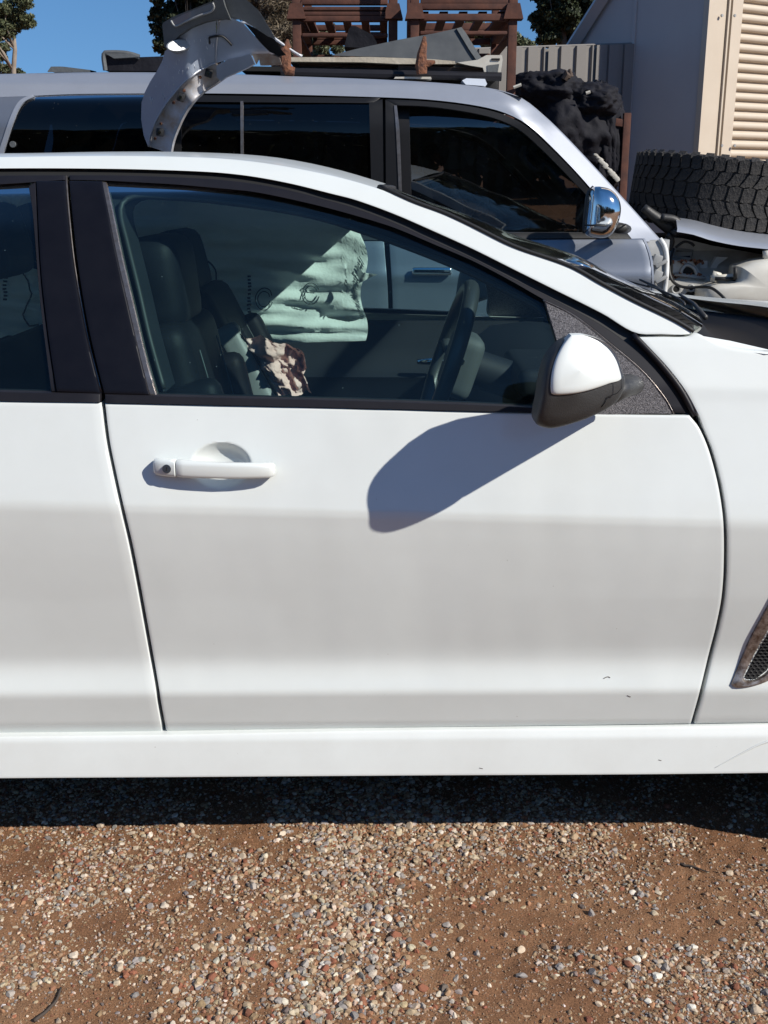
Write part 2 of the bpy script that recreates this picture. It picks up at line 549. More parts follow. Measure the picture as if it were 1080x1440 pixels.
def ground_material():
    m = bpy.data.materials.new('brown_dirt')
    m.use_nodes = True
    nt = m.node_tree
    b = nt.nodes['Principled BSDF']
    b.inputs['Roughness'].default_value = 0.95
    b.inputs['Specular IOR Level'].default_value = 0.2
    tc = nt.nodes.new('ShaderNodeTexCoord')
    def noise(scale, detail=6):
        n = nt.nodes.new('ShaderNodeTexNoise')
        n.inputs['Scale'].default_value = scale
        n.inputs['Detail'].default_value = detail
        n.inputs['Roughness'].default_value = 0.7
        nt.links.new(tc.outputs['Object'], n.inputs['Vector'])
        return n
    def ramp(src, stops):
        r = nt.nodes.new('ShaderNodeValToRGB')
        while len(r.color_ramp.elements) < len(stops):
            r.color_ramp.elements.new(0.5)
        for e, (p, c) in zip(r.color_ramp.elements, stops):
            e.position = p
            e.color = (*c, 1)
        nt.links.new(src, r.inputs[0])
        return r
    r1 = ramp(noise(2.2, 8).outputs['Fac'], [(0.30, (0.152, 0.074, 0.038)), (0.52, (0.218, 0.114, 0.059)), (0.72, (0.275, 0.160, 0.090))])
    r2 = ramp(noise(300, 3).outputs['Fac'], [(0.32, (0.45, 0.42, 0.40)), (0.5, (1, 1, 1)), (0.72, (1.5, 1.42, 1.35))])
    mx = nt.nodes.new('ShaderNodeMix')
    mx.data_type = 'RGBA'
    mx.blend_type = 'MULTIPLY'
    mx.inputs[0].default_value = 0.85
    nt.links.new(r1.outputs[0], mx.inputs[6])
    nt.links.new(r2.outputs[0], mx.inputs[7])
    nt.links.new(mx.outputs[2], b.inputs['Base Color'])
    n3 = noise(260, 4)
    bp = nt.nodes.new('ShaderNodeBump')
    bp.inputs['Strength'].default_value = 0.9
    bp.inputs['Distance'].default_value = 0.003
    nt.links.new(n3.outputs['Fac'], bp.inputs['Height'])
    nt.links.new(bp.outputs[0], b.inputs['Normal'])
    return m
M_DIRT = ground_material()

def axis(lo, hi, step, far_lo, far_hi):
    mid = list(np.arange(lo, hi + 1e-6, step))
    a, d = [], step
    p = lo
    while p > far_lo:
        d *= 1.35
        p -= d
        a.append(max(p, far_lo))
    c, d = [], step
    p = hi
    while p < far_hi:
        d *= 1.35
        p += d
        c.append(min(p, far_hi))
    return np.array(list(reversed(a)) + mid + c)
gx = axis(-1.5, 1.5, 0.0075, -300, 300)
gy = axis(1.25, 2.75, 0.0075, -300, 300)
GX, GY = np.meshgrid(gx, gy)
GZ = ground_h(GX, GY)
nx, ny = len(gx), len(gy)
gv = np.stack([GX.ravel(), GY.ravel(), GZ.ravel()], axis=1)
ii, jj = np.meshgrid(np.arange(nx - 1), np.arange(ny - 1))
k0 = (jj * nx + ii).ravel()
gf = np.stack([k0, k0 + 1, k0 + 1 + nx, k0 + nx], axis=1)

def np_mesh(name, v, f, m, smooth=True):
    me = bpy.data.meshes.new(name)
    me.vertices.add(len(v))
    me.vertices.foreach_set('co', v.astype(np.float32).ravel())
    k = f.shape[1]
    me.loops.add(f.size)
    me.loops.foreach_set('vertex_index', f.astype(np.int32).ravel())
    me.polygons.add(len(f))
    me.polygons.foreach_set('loop_start', np.arange(0, f.size, k, dtype=np.int32))
    me.polygons.foreach_set('use_smooth', np.full(len(f), smooth))
    me.update(calc_edges=True)
    me.materials.append(m)
    o = bpy.data.objects.new(name, me)
    COL.objects.link(o)
    return o
ground = setting(np_mesh('ground', gv, gf, M_DIRT))

# loose stones: each a bumpy angular lump with a colour of its own
def stone_material():
    m = bpy.data.materials.new('gravel_stone')
    m.use_nodes = True
    nt = m.node_tree
    b = nt.nodes['Principled BSDF']
    b.inputs['Roughness'].default_value = 0.85
    b.inputs['Specular IOR Level'].default_value = 0.3
    at_ = nt.nodes.new('ShaderNodeAttribute')
    at_.attribute_name = 'stone_colour'
    tc = nt.nodes.new('ShaderNodeTexCoord')
    n = nt.nodes.new('ShaderNodeTexNoise')
    n.inputs['Scale'].default_value = 160
    n.inputs['Detail'].default_value = 4
    mr = nt.nodes.new('ShaderNodeMapRange')
    mr.inputs['From Min'].default_value = 0.3
    mr.inputs['From Max'].default_value = 0.7
    mr.inputs['To Min'].default_value = 0.62
    mr.inputs['To Max'].default_value = 1.12
    mx = nt.nodes.new('ShaderNodeMix')
    mx.data_type = 'RGBA'
    mx.blend_type = 'MULTIPLY'
    mx.inputs[0].default_value = 1
    nt.links.new(tc.outputs['Object'], n.inputs['Vector'])
    nt.links.new(n.outputs['Fac'], mr.inputs[0])
    nt.links.new(at_.outputs['Color'], mx.inputs[6])
    nt.links.new(mr.outputs[0], mx.inputs[7])
    nt.links.new(mx.outputs[2], b.inputs['Base Color'])
    return m
M_STONE = stone_material()
PALETTE = np.array([(0.43, 0.34, 0.245), (0.36, 0.26, 0.165), (0.50, 0.42, 0.33), (0.26, 0.17, 0.10), (0.24, 0.215, 0.195), (0.33, 0.29, 0.25), (0.22, 0.085, 0.048), (0.30, 0.155, 0.085), (0.60, 0.54, 0.46), (0.16, 0.125, 0.105)])
PROB = np.array([0.16, 0.18, 0.06, 0.19, 0.09, 0.08, 0.10, 0.10, 0.01, 0.04])
def stone_colours(n, r):
    c = PALETTE[r.choice(len(PALETTE), n, p=PROB / PROB.sum())]
    return np.clip(c * (0.90 + 0.45 * r.random((n, 1))) * (0.95 + 0.1 * r.random((n, 3))), 0.01, 0.8)
def ico(sub):
    bm = bmesh.new()
    bmesh.ops.create_icosphere(bm, subdivisions=sub, radius=1)
    v = np.array([q.co[:] for q in bm.verts])
    f = np.array([[q.index for q in t.verts] for t in bm.faces])
    bm.free()
    return v, f
def stones(n, x, y, size, sub, r):
    """numpy arrays of n lumps: verts, faces"""
    bv, bf = ico(sub)
    k = len(bv)
    rad = 1 + (r.random((n, k)) - 0.5) * (0.55 if sub == 1 else 0.34)
    V = bv[None] * rad[:, :, None]
    for q in range(7 if sub == 1 else 12):              # chop flat faces
        d = r.normal(size=(n, 3))
        d /= np.linalg.norm(d, axis=1)[:, None]
        lim = 0.50 + 0.38 * r.random(n)
        ex = np.clip(np.einsum('nkj,nj->nk', V, d) - lim[:, None], 0, None)
        V = V - ex[:, :, None] * d[:, None, :]
    V *= (1.2 * size[:, None] * np.stack([0.75 + 0.5 * r.random(n), 0.6 + 0.45 * r.random(n), 0.42 + 0.4 * r.random(n)], 1))[:, None, :]
    a, t = r.random(n) * 6.283, (r.random(n) - 0.5) * 0.9
    ct, st = np.cos(t)[:, None], np.sin(t)[:, None]
    X, Y, Z = V[..., 0], V[..., 1] * ct - V[..., 2] * st, V[..., 1] * st + V[..., 2] * ct
    ca, sa = np.cos(a)[:, None], np.sin(a)[:, None]
    X, Y = X * ca - Y * sa, X * sa + Y * ca
    z0 = ground_h(x, y) + size * (-0.10 + 0.28 * r.random(n))
    V = np.stack([X + x[:, None], Y + y[:, None], Z + z0[:, None]], axis=2)
    F = bf[None] + (np.arange(n) * k)[:, None, None]
    return V.reshape(-1, 3), F.reshape(-1, 3), k
def scatter(n, box, r, by_density=True):
    X, Y = np.zeros(0), np.zeros(0)
    while len(X) < n:
        x = box[0] + (box[1] - box[0]) * r.random(n * 2)
        y = box[2] + (box[3] - box[2]) * r.random(n * 2)
        # thin out towards the edges of the patch instead of stopping at a line
        mx, my = 0.35 * (box[1] - box[0]) / 2, 0.25 * (box[3] - box[2])
        soft = np.clip(np.minimum(x - box[0], box[1] - x) / mx, 0, 1) * np.clip((y - box[2]) / my, 0, 1)
        keep = r.random(n * 2) < soft
        x, y = x[keep], y[keep]
        if by_density:
            keep = r.random(len(x)) < stone_density(x, y)
            x, y = x[keep], y[keep]
        X, Y = np.concatenate([X, x]), np.concatenate([Y, y])
    return X[:n], Y[:n]

VV, FF, CC, base = [], [], [], 0
r2 = np.random.default_rng(5)
batch = 0
for n, box, lo, hi, pw, sub, dens in (
        (58000, (-1.45, 1.45, 1.12, 2.75), 0.0012, 0.0028, 2.0, 1, False),
        (42000, (-1.45, 1.45, 1.12, 2.75), 0.0022, 0.0050, 1.6, 1, True),
        (11500, (-1.45, 1.45, 1.12, 2.75), 0.0038, 0.0082, 2.6, 2, True),
        (1500, (-0.36, 0.22, 1.30, 2.50), 0.0055, 0.0098, 1.6, 2, True),
        (9000, (-3.0, 3.0, 0.3, 4.4), 0.0025, 0.0080, 2.0, 1, True),
        (5000, (-7.0, 7.0, -4.0, 8.0), 0.004, 0.012, 2.0, 1, True)):
    x, y = scatter(n, box, r2, dens)
    size = lo + (hi - lo) * r2.random(n) ** pw
    v, f, k = stones(n, x, y, size, sub, r2)
    VV.append(v); FF.append(f + base); base += len(v)
    sc = stone_colours(n, r2)
    if batch == 0:                                  # the finest grit is mostly the dirt's own brown
        sc = sc * 0.42 + np.array((0.220, 0.114, 0.061)) * 0.62
    batch += 1
    CC.append(np.repeat(sc, k, axis=0))
gravel = np_mesh('gravel', np.concatenate(VV), np.concatenate(FF), M_STONE, smooth=False)
CC = np.concatenate(CC)
ca_ = gravel.data.color_attributes.new('stone_colour', 'FLOAT_COLOR', 'POINT')
ca_.data.foreach_set('color', np.concatenate([CC, np.ones((len(CC), 1))], 1).astype(np.float32).ravel())
setting(gravel, 'stuff')

# the 260 largest stones, one object each (pieces of the ground); twelve shared shapes in ten colours
shapes = []
for q in range(30):
    v, f, k = stones(1, np.zeros(1), np.zeros(1), np.ones(1), 2, r2)
    v = v - v.mean(0)
    c = np.clip(PALETTE[[0, 1, 2, 0, 8, 2, 5, 4, 6, 0][q % 10]] * (1.1 + 0.35 * random.random()), 0, 0.75)
    o = np_mesh('stone', v, f, M_STONE, smooth=False)
    me = o.data
    cc = me.color_attributes.new('stone_colour', 'FLOAT_COLOR', 'POINT')
    cc.data.foreach_set('color', np.tile(np.append(c, 1), (len(v), 1)).astype(np.float32).ravel())
    shapes.append(me)
    bpy.data.objects.remove(o)
sx, sy = scatter(252, (-0.78, 0.78, 1.58, 2.30), r2)
# the few that stand out: white chips at the right, a dark rounded one, a red one
special = [(710, 706, 0.0115, 4), (768, 752, 0.0125, 4), (742, 823, 0.0095, 4), (865, 838, 0.010, 4), (1046, 840, 0.0145, 0), (872, 668, 0.009, 4), (583, 570, 0.011, 7), (586, 748, 0.0105, 7)]
pos = [(x, y, 0.0058 + 0.0050 * r2.random() ** 1.6, None) for x, y in zip(sx, sy)]
for zx, zy, s_, c_ in special:
    px, py = 540 + zx / 2, 1000 + zy / 2
    u, dy, dz = ray(px, py)
    t = -EYE / dz
    pos.append((u * t, dy * t, s_, c_))
for i, (x, y, s_, c_) in enumerate(pos):
    me = shapes[c_ if c_ is not None else int(r2.integers(0, 30))]
    o = bpy.data.objects.new('stone', me)
    COL.objects.link(o)
    o.location = (x, y, float(ground_h(np.array([x]), np.array([y]))[0]) + s_ * 0.22)
    o.scale = (s_, s_, s_)
    o.rotation_euler = (0, 0, r2.random() * 6.28)
    o.parent = ground

# two thin twigs lying on the dirt
M_TWIG = mat('dry_twig', (0.06, 0.045, 0.035), 0.9)
def on_ground(px, py, up=0.004):
    u, dy, dz = ray(px, py)
    t = -EYE / dz
    return Vector((u * t, dy * t, float(ground_h(np.array([u * t]), np.array([dy * t]))[0]) + up))
tw = MB().tube([on_ground(p, q) for p, q in crv([(48, 1438), (66, 1424), (80, 1410), (86, 1393)], 10)], list(np.linspace(0.0035, 0.002, 11)), 6)
tag(tw.build('twig', M_TWIG, sharp=None), 'curved dark twig lying on the gravel at the bottom left corner', 'twig')
tw = MB().tube([on_ground(p, q) for p, q in crv([(956, 1217), (975, 1221), (998, 1229)], 6)], [0.003, 0.0028, 0.0026, 0.0024, 0.002, 0.0016, 0.001], 6)
tag(tw.build('twig', M_TWIG, sharp=None), 'thin straight dark twig on bare dirt close to the edge of the car shadow', 'twig')

# ------------------------------------------------------------------ white sedan
D = 2.10                      # distance of the door from the camera
YC = 3.05                     # centre line of the car
PROF = [(-0.5, 0.014), (0.215, 0.004), (0.255, 0.012), (0.30, 0.0215), (0.331, 0.040)]
PROF_D = [(0.30, 0.050), (0.333, 0.0345), (0.392, 0.0240), (0.403, 0.0220), (0.412, 0.0225), (0.452, 0.0355), (0.472, 0.0385), (0.50, 0.0350), (0.55, 0.0255), (0.60, 0.0165), (0.65, 0.0080), (0.70, 0.0005), (0.75, -0.0055), (0.800, -0.0098), (0.813, -0.0090), (0.85, 0.0005), (0.92, 0.0195), (0.98, 0.036), (1.03, 0.050),
          (1.06, 0.058), (1.15, 0.101), (1.25, 0.156), (1.35, 0.221), (1.42, 0.276), (1.46, 0.321), (1.52, 0.406)]
ZT = np.linspace(-0.5, 1.7, 4401)
def smooth_table(prof, sig):
    t = np.interp(ZT, [p[0] for p in prof], [p[1] for p in prof])
    k = np.arange(-60, 61) * 0.0005
    w = np.exp(-(k / sig) ** 2 / 2)
    return np.convolve(np.pad(t, 60, mode='edge'), w / w.sum(), mode='valid')
TS = smooth_table(PROF, 0.0025)
_k = np.clip((ZT - 0.425) / 0.02, 0, 1) * np.clip((0.785 - ZT) / 0.03, 0, 1)      # soft between the two creases, crisp at them
TD = smooth_table(PROF_D, 0.0026) * (1 - _k) + smooth_table(PROF_D, 0.0125) * _k
def plan(x):
    """the car's side seen from above: nearly straight, drawn in at nose and tail, fuller over the front wheel"""
    y = D + 0.014 * x
    if x > 1.35:
        y += 0.16 * (x - 1.35) ** 2
    if x < -1.3:
        y += 0.10 * (x + 1.3) ** 2
    return y
def S_body(x, z):
    w = min(max((z - 0.50) / 0.12, 0.0), 1.0) * min(max((1.12 - z) / 0.10, 0.0), 1.0)      # the waist crease falls towards the front
    return plan(x) + float(np.interp(z + 0.030 * x * w, ZT, TD))
def S_sill(x, z):
    return plan(x) + float(np.interp(z, ZT, TS))
def off(S, d):
    return lambda x, z: S(x, z) + d

sedan = thing('white_sedan', 'white sedan with black window frames parked side-on in front, its front door filling the picture', 'car', (0, YC, 0))

# --- outlines in photo pixels
C1 = [(-500, 262), (-300, 246), (-150, 239), (0, 237), (100, 237), (200, 238.5), (300, 242.5), (355, 248.5), (411, 259), (467, 273), (500, 281.5), (556, 302), (611, 326), (667, 351.5), (722, 379), (780, 408), (849, 442.5), (894, 469.5)]
C1b = [(894, 469.5), (933, 511), (961, 547), (981, 584)]
GAP_F = [(972, 584), (986, 602), (1000, 635), (1013, 685), (1020, 735), (1020.5, 800), (1017, 845), (1009, 885), (1000, 920), (990, 962), (984, 985), (974, 1020)]
GAP_R = [(144.5, 568), (151, 620), (160, 665), (170, 710), (183, 765), (194, 820), (205, 880), (215, 935), (221, 970), (224, 990), (231.5, 1030)]
def sh(c, dx, dy=0):
    return [(p[0] + dx, p[1] + dy) for p in c]

bowl = onsurf(311, 655, S_body)
def bowl_disp(x, z):
    q = ((x - bowl.x) / 0.060) ** 2 + ((z - bowl.z) / 0.0445) ** 2
    # faint dents, stretched upright to give the panel soft light streaks
    w = 0.0013 * mnoise.noise(Vector((x * 6.5, z * 1.6, 4.2))) + 0.0004 * mnoise.noise(Vector((x * 17, z * 9, 1.2)))
    w *= min(max((z - 0.36) / 0.08, 0.0), 1.0)
    return w + (0.027 * (1 - q ** 1.25) ** 1.15 if q < 1 else 0.0)
front_door = panel('front_door', M_WHITE, sedan,
    [(147, 567.5), (300, 570.5), (500, 575), (740, 581), (870, 583.5), (970, 584.5)],
    [(233.5, 1029.5), (420, 1026.5), (600, 1023.5), (800, 1021), (972, 1018.5)],
    sh(GAP_R, 2.2), sh(GAP_F, -2.2), S_body, 330, 210, 0.03, 0.004, bowl_disp)
rear_door = panel('rear_door', M_WHITE, sedan,
    [(-560, 545), (-300, 555), (-100, 561), (0, 564.5), (142, 566.5)],
    [(-330, 1050), (-150, 1038), (0, 1034.5), (120, 1032.8), (229, 1031)],
    [(-560, 545), (-600, 640), (-590, 740), (-530, 840), (-440, 930), (-330, 1050)], sh(GAP_R, -2.2), S_body, 60, 110, 0.03, 0.004, eu=0.006)
fender = MB()
FT = [(984, 585), (983, 560), (963, 548), (935, 512), (897, 473.5)]
panel('f', None, None,
    [(898, 474.5), (930, 474), (968, 473.5), (978, 468), (1004, 480.5), (1030, 488.5), (1058, 492.5), (1100, 497), (1180, 512), (1300, 540)],
    [(976.5, 1018.5), (1040, 1017.5), (1100, 1016.5), (1190, 1015)],
    [(898, 474.5), (935.5, 513.5), (963, 549), (983, 586), (989, 602), (1002.5, 635), (1015.5, 685), (1022.5, 735), (1023, 800), (1019.5, 845), (1011.5, 885), (1002.5, 920), (992.5, 962), (986.5, 985), (976.5, 1018.5)],
    [(1300, 540), (1310, 700), (1270, 830), (1215, 930), (1190, 1015)], S_body, 70, 110, 0.03, 0.003, mb=fender, build=False, eu=0.01)
panel('f', None, None,
    [(1302, 540.5), (1500, 585), (1700, 640), (1850, 700)], [(1312, 700), (1420, 620), (1560, 640), (1640, 760), (1660, 900)],
    [(1302, 540.5), (1312, 620), (1312, 700)], [(1850, 700), (1850, 800), (1660, 900)], S_body, 30, 20, 0.03, 0.0, mb=fender, build=False)
front_fender = fender.build('front_fender', M_WHITE, sedan, sharp=40)
quarter = MB()
panel('q', None, None,
    [(-1500, 500), (-1300, 505), (-1000, 520), (-800, 535), (-564, 545)], [(-1560, 900), (-1380, 900), (-1240, 740), (-1040, 640), (-800, 680), (-640, 830), (-560, 960), (-334, 1050)],
    [(-1500, 500), (-1560, 700), (-1560, 900)], [(-564, 545), (-604, 640), (-594, 740), (-534, 840), (-444, 930), (-334, 1050)], S_body, 50, 30, 0.03, 0.0, mb=quarter, build=False)
rear_quarter = quarter.build('rear_quarter', M_WHITE, sedan, sharp=40)
sill = panel('sill_panel', M_SILL, sedan,
    [(-330, 1053), (-150, 1040), (0, 1036.8), (230, 1034), (420, 1030), (600, 1027), (800, 1024.5), (980, 1021.5), (1080, 1019), (1180, 1016.5)],
    [(-330, 1100), (-150, 1097), (0, 1095), (230, 1093.5), (600, 1091), (900, 1089.5), (1080, 1087.5), (1180, 1086)],
    [(-330, 1053), (-330, 1100)], [(1180, 1016.5), (1180, 1086)], S_sill, 120, 26, 0.05, 0.003, ev=0.02)
fp = MB()
fp.prism([Vector((0.905, plan(0.9) + 0.02, 0.50)), Vector((0.905, plan(0.9) + 0.02, 0.228)), Vector((0.955, plan(0.95) + 0.014, 0.178)), Vector((1.045, plan(1.04) + 0.014, 0.10)), Vector((1.06, plan(1.05) + 0.014, 0.12)), Vector((0.985, plan(1.0) + 0.014, 0.50))], (0, 0.16, 0))
fp.build('mud_flap', M_PLASTIC, sedan, smooth=False)
# crease line running up the sill's front end
cz = MB()
flare = [onsurf(p, q, off(S_sill, -0.0005)) for p, q in crv([(1005, 1080), (1040, 1061), (1070, 1046), (1120, 1030)], 14)]
cz.tube(flare, list(np.linspace(0.0003, 0.004, 15)), 6)
cz.build('sill_crease', M_SILL, sedan, sharp=None)

# inner body: dark sheet behind the gaps, floor pan, bulkheads (casts the car's shadow on the ground)
inner = MB()
P = []
for z in (0.215, 0.30, 0.45, 0.6, 0.75, 0.9, 0.985):
    P.append([Vector((x, S_body(x, z) + 0.050 + (0.03 if z < 0.25 else 0), z)) for x in np.linspace(-1.18, 0.90, 22)])
inner.grid(P)
inner.grid([[Vector((p.x, 2 * YC - p.y, p.z)) for p in row] for row in P])
fl = [Vector((x, S_body(x, 0.3) + 0.06, 0.226)) for x in np.linspace(-1.18, 0.90, 22)]
inner.grid([fl, [Vector((p.x, 2 * YC - p.y, p.z)) for p in fl]])
inner.box((0.92, YC, 0.60), (0.03, 1.70, 0.75))
inner.box((-1.20, YC, 0.60), (0.03, 1.70, 0.75))
inner.box((1.45, YC, 0.45), (1.05, 1.30, 0.40))
inner.box((-1.75, YC, 0.50), (1.10, 1.30, 0.40))
inner.build('underbody', M_VOID, sedan, smooth=False)

# --- roof rail and A pillar, one white pressing
C0r = [(-500, 240), (-300, 228), (-150, 222), (0, 220.5), (100, 219), (200, 219), (300, 222), (356, 227), (411, 235.5), (467, 247), (500, 255.5), (530, 264.5), (556, 273.5), (583, 285.5), (625, 301), (667, 320.5), (722, 347.5), (800, 375), (846.7, 400.5), (891, 424), (946.7, 451), (968, 463), (973, 467.5)]
rail = panel('roof_rail', M_WHITE, sedan,
    C0r, C1[:-1] + [(893, 468.3), (930, 470.5), (966, 470.8), (973, 467.5)], [C0r[0], C1[0]], [C0r[-1], (973, 467.5)], S_body, 150, 12, 0.02, 0.003, ev=0.05, eu=0.003)
# black rubber gutter along the pressing, and the satin black door frame below it
C5 = [(-500, 272), (-300, 255), (-150, 247), (0, 244), (100, 243.5), (200, 245), (300, 249.5), (355, 255.5), (411, 266), (467, 280.5), (500, 290), (556, 311), (611, 335.5), (667, 361), (722, 389), (780, 418.5), (849, 456), (894, 489), (925, 520), (950, 553), (968, 583)]
gut = panel('gutter_seal', M_RUBBER, sedan, C1[:-1] + [(893, 470)] + C1b[1:], sh(C5, -1.5, 6), [C1[0], (C5[0][0] - 1.5, C5[0][1] + 6)], [(981, 584), (966.5, 589)], off(S_body, 0.016), 110, 6, 0.012, 0.0, ev=0.03)
tip = MB()
tip.tube([onsurf(p, q, off(S_body, 0.004)) for p, q in crv(sh(C1b, -4, 1), 16)], [0.0062] * 15 + [0.005, 0.004], 8)
tip.build('gutter_lip', M_FRAME, sedan, sharp=None)
C6 = [(142, 254), (200, 257), (250, 260), (300, 264.5), (355, 270), (411, 281), (467, 294.5), (522, 310), (556, 321), (611, 344), (667, 368), (722, 397), (764, 421)]
SAILO = [(764, 421), (808, 443), (863, 486), (905, 522), (935, 558), (948, 581)]
CF = sh(C5, -1, 2.5)
frame_top = [(97, 246.5), (142, 246.5)] + [p for p in CF if 150 < p[0] < 955] + [(965, 582)]
frame_bot = [(97, 253.2), (142, 254)] + C6[1:] + SAILO[1:]
door_frame = panel('window_frame', M_FRAME, front_door, frame_top, frame_bot, [(97, 246.5), (97, 253.2)], [(965, 582), (948, 581)], off(S_body, 0.004), 110, 8, 0.035, 0.005, ev=0.05)
rear_frame = panel('window_frame', M_FRAME, rear_door, [(-500, 275), (-300, 258), (-150, 250), (0, 247), (91, 246.5)], [(-500, 296), (-300, 276), (-150, 266), (0, 259.5), (91, 253.2)],
    [(-500, 275), (-500, 296)], [(91, 246.5), (91, 253.2)], off(S_body, 0.004), 30, 6, 0.035, 0.004, ev=0.05)
# B pillar films
panel('pillar_cover', M_BLACKGLOSS, rear_door, [(50.5, 254.6), (91, 254.2)], [(79, 551), (141, 553.5)], [(50.5, 254.6), (57, 380), (67, 470), (79, 551)], [(91, 254.2), (95, 300), (103, 370), (113, 430), (123, 480), (141, 553.5)],
    off(S_body, 0.001), 12, 60, 0.03, 0.003, eu=0.04)
panel('pillar_cover', M_BLACKGLOSS, front_door, [(97, 254.2), (143, 255)], [(146, 553.8), (210, 555.6)], [(97, 254.2), (101, 300), (108, 365), (118, 430), (128, 480), (146, 553.8)], [(143, 255), (151, 295), (164, 360), (181, 435), (195, 495), (210, 555.6)],
    off(S_body, 0.001), 12, 60, 0.03, 0.003, eu=0.04)
sb = MB()
sb.tube([onsurf(p, q, off(S_body, 0.012)) for p, q in crv([(93, 248), (97, 300), (104.5, 370), (115, 430), (125, 482), (143, 553)], 24)], 0.0028, 6)
sb.build('pillar_strip', M_DULLCHROME, rear_door, sharp=None)
panel('window_channel', M_DULLCHROME, front_door, [(143.6, 255.5), (149, 256)], [(210.6, 555.5), (220, 556)], [(143.6, 255.5), (151.6, 295), (164.6, 360), (181.6, 435), (195.6, 495), (210.6, 555.5)], [(149, 256), (158, 298), (171.5, 362), (189, 436), (204, 500), (220, 556)],
    off(S_body, 0.006), 5, 50, 0.02, 0.002, eu=0.06)
panel('window_channel', M_FRAME, rear_door, [(40, 262), (50, 255)], [(72, 550.5), (78.5, 551)], [(40, 262), (46, 300), (56, 420), (72, 550.5)], [(50, 255), (56.5, 380), (66.5, 470), (78.5, 551)], off(S_body, 0.006), 5, 50, 0.02, 0.002, eu=0.06)
# belt mouldings
panel('belt_moulding', M_FRAME, front_door, [(147, 555), (300, 558.5), (500, 563.5), (640, 568), (752, 573)], [(147, 566.8), (300, 569.8), (500, 574.3), (640, 577.8), (752, 580.6)], [(147, 555), (147, 566.8)], [(752, 573), (752, 580.6)],
    off(S_body, -0.004), 40, 6, 0.03, 0.005, ev=0.06)
panel('belt_moulding', M_FRAME, rear_door, [(-500, 535), (-250, 544), (0, 550.8), (141, 554)], [(-500, 549), (-250, 557), (0, 564), (141, 566)], [(-500, 535), (-500, 549)], [(141, 554), (141, 566)],
    off(S_body, -0.004), 30, 6, 0.03, 0.005, ev=0.06)
# glass
win = panel('window_pane', M_GLASS, front_door, [(147, 252.5), (200, 255), (250, 258), (300, 262.5), (355, 268), (411, 279), (467, 292.5), (522, 308), (556, 319), (611, 342), (667, 366), (722, 395), (768, 419)], [(219, 558), (400, 562.5), (560, 567.5), (700, 573), (806, 580)],
    [(147, 252.5), (157, 298), (170.5, 362), (188, 436), (203, 500), (219, 558)], [(768, 419), (778, 455), (790, 500), (806, 580)], off(S_body, 0.016), 50, 40, 0.004, 0.0)
panel('window_pane', M_GLASS, rear_door, [(-500, 294), (-300, 274), (-150, 264), (0, 257.5), (42, 257)], [(-520, 540), (-250, 548), (0, 554), (74, 556)], [(-500, 294), (-520, 400), (-520, 540)], [(42, 257), (46, 300), (56, 420), (74, 556)], off(S_body, 0.016), 30, 30, 0.004, 0.0)
# inner frame seen through the glass: the body's door opening
INNER = [(232, 552), (212, 480), (196, 410), (180, 345), (171, 305), (176, 288), (195, 281), (230, 282), (280, 285), (340, 292), (411, 303), (467, 316), (522, 334), (556, 346), (611, 367), (667, 391), (722, 419), (760, 440), (790, 470)]
INNER2 = [(204, 554), (186, 480), (169, 405), (153, 335), (146, 295), (146, 262), (178, 258), (230, 259), (280, 261), (340, 266), (411, 277), (467, 290), (522, 305), (556, 317), (611, 340), (667, 364), (722, 393), (765, 417), (806, 452)]
ap = panel('door_opening', M_TRIM, sedan, INNER2, INNER, [INNER2[0], INNER[0]], [INNER2[-1], INNER[-1]], off(S_body, 0.065), 90, 8, 0.10, 0.012, ev=0.08)
sb = MB()
sb.tube([onsurf(p, q, off(S_body, 0.055)) for p, q in crv(sh(INNER, -2, -5), 90)], 0.0062, 8)
sb.build('opening_seal', M_RUBBER, sedan, sharp=None)
# textured sail panel behind the mirror
panel('sail_panel', M_TEXTURED, front_door, [(766, 423), (807.5, 444.5), (862, 487.5), (904, 523.5), (934, 559), (946, 581.5)], [(785, 484), (797, 530), (804, 582), (880, 582.5), (930, 582), (946, 581.5)], [(766, 423), (775, 452), (785, 484)], [(946, 581.5), (946, 581.5)],
    off(S_body, 0.003), 44, 16, 0.03, 0.003, ev=0.03)
sb = MB()
sb.tube([onsurf(p, q, off(S_body, 0.002)) for p, q in crv(sh(SAILO, -0.3, 0.8), 40)], 0.0012, 6)
sb.build('sail_bead', M_DULLCHROME, front_door, sharp=None)

# --- door mirror
mirror = MB()
HOUS = [(795, 472), (784, 478), (771, 491), (762, 506), (756, 530), (752, 556), (747.5, 580), (749, 589), (756, 593), (768, 595.5), (787, 592), (820, 582), (845, 572), (862, 562), (872, 549), (876, 531), (872, 520), (866, 500), (854, 486), (840, 478), (820, 472)]
_mc = at(795, 540, 1.93)
def mirror_dome(x, z):
    dx, dz = x - _mc.x, z - _mc.z
    return 1.893 + 2.4 * dx * dx + 3.2 * dz * dz + 0.13 * dx + 0.07 * dz
pillow(HOUS, 1.963, 1.895, 2.03, n=96, rings=16, mb=mirror, power=10.0, center=(800, 540), dome=mirror_dome,
       back=((884, 548), [(0.02, 2.125), (0.40, 2.122), (0.46, 2.08), (0.56, 2.05), (0.82, 2.018), (0.96, 1.99)]))
mh = mirror.build('door_mirror', M_PLASTIC, front_door, sharp=50)
arm = MB()
arm.tube([at(848, 556, 1.955), at(868, 546, 1.99), at(884, 541, 2.045), at(888, 542, 2.105)], [0.027, 0.027, 0.025, 0.024], 18, flat=0.8)
arm.build('mirror_arm', M_PLASTIC, mh, sharp=None)
CAP = [(803, 471), (820, 471), (842, 477), (860, 488.5), (869, 502), (873, 519), (874, 532.5), (855, 538.5), (830, 545.5), (810, 549.5), (791, 551.5), (774, 551.5), (770, 547.5), (771.5, 524), (778, 504), (789, 486)]
cap = MB()
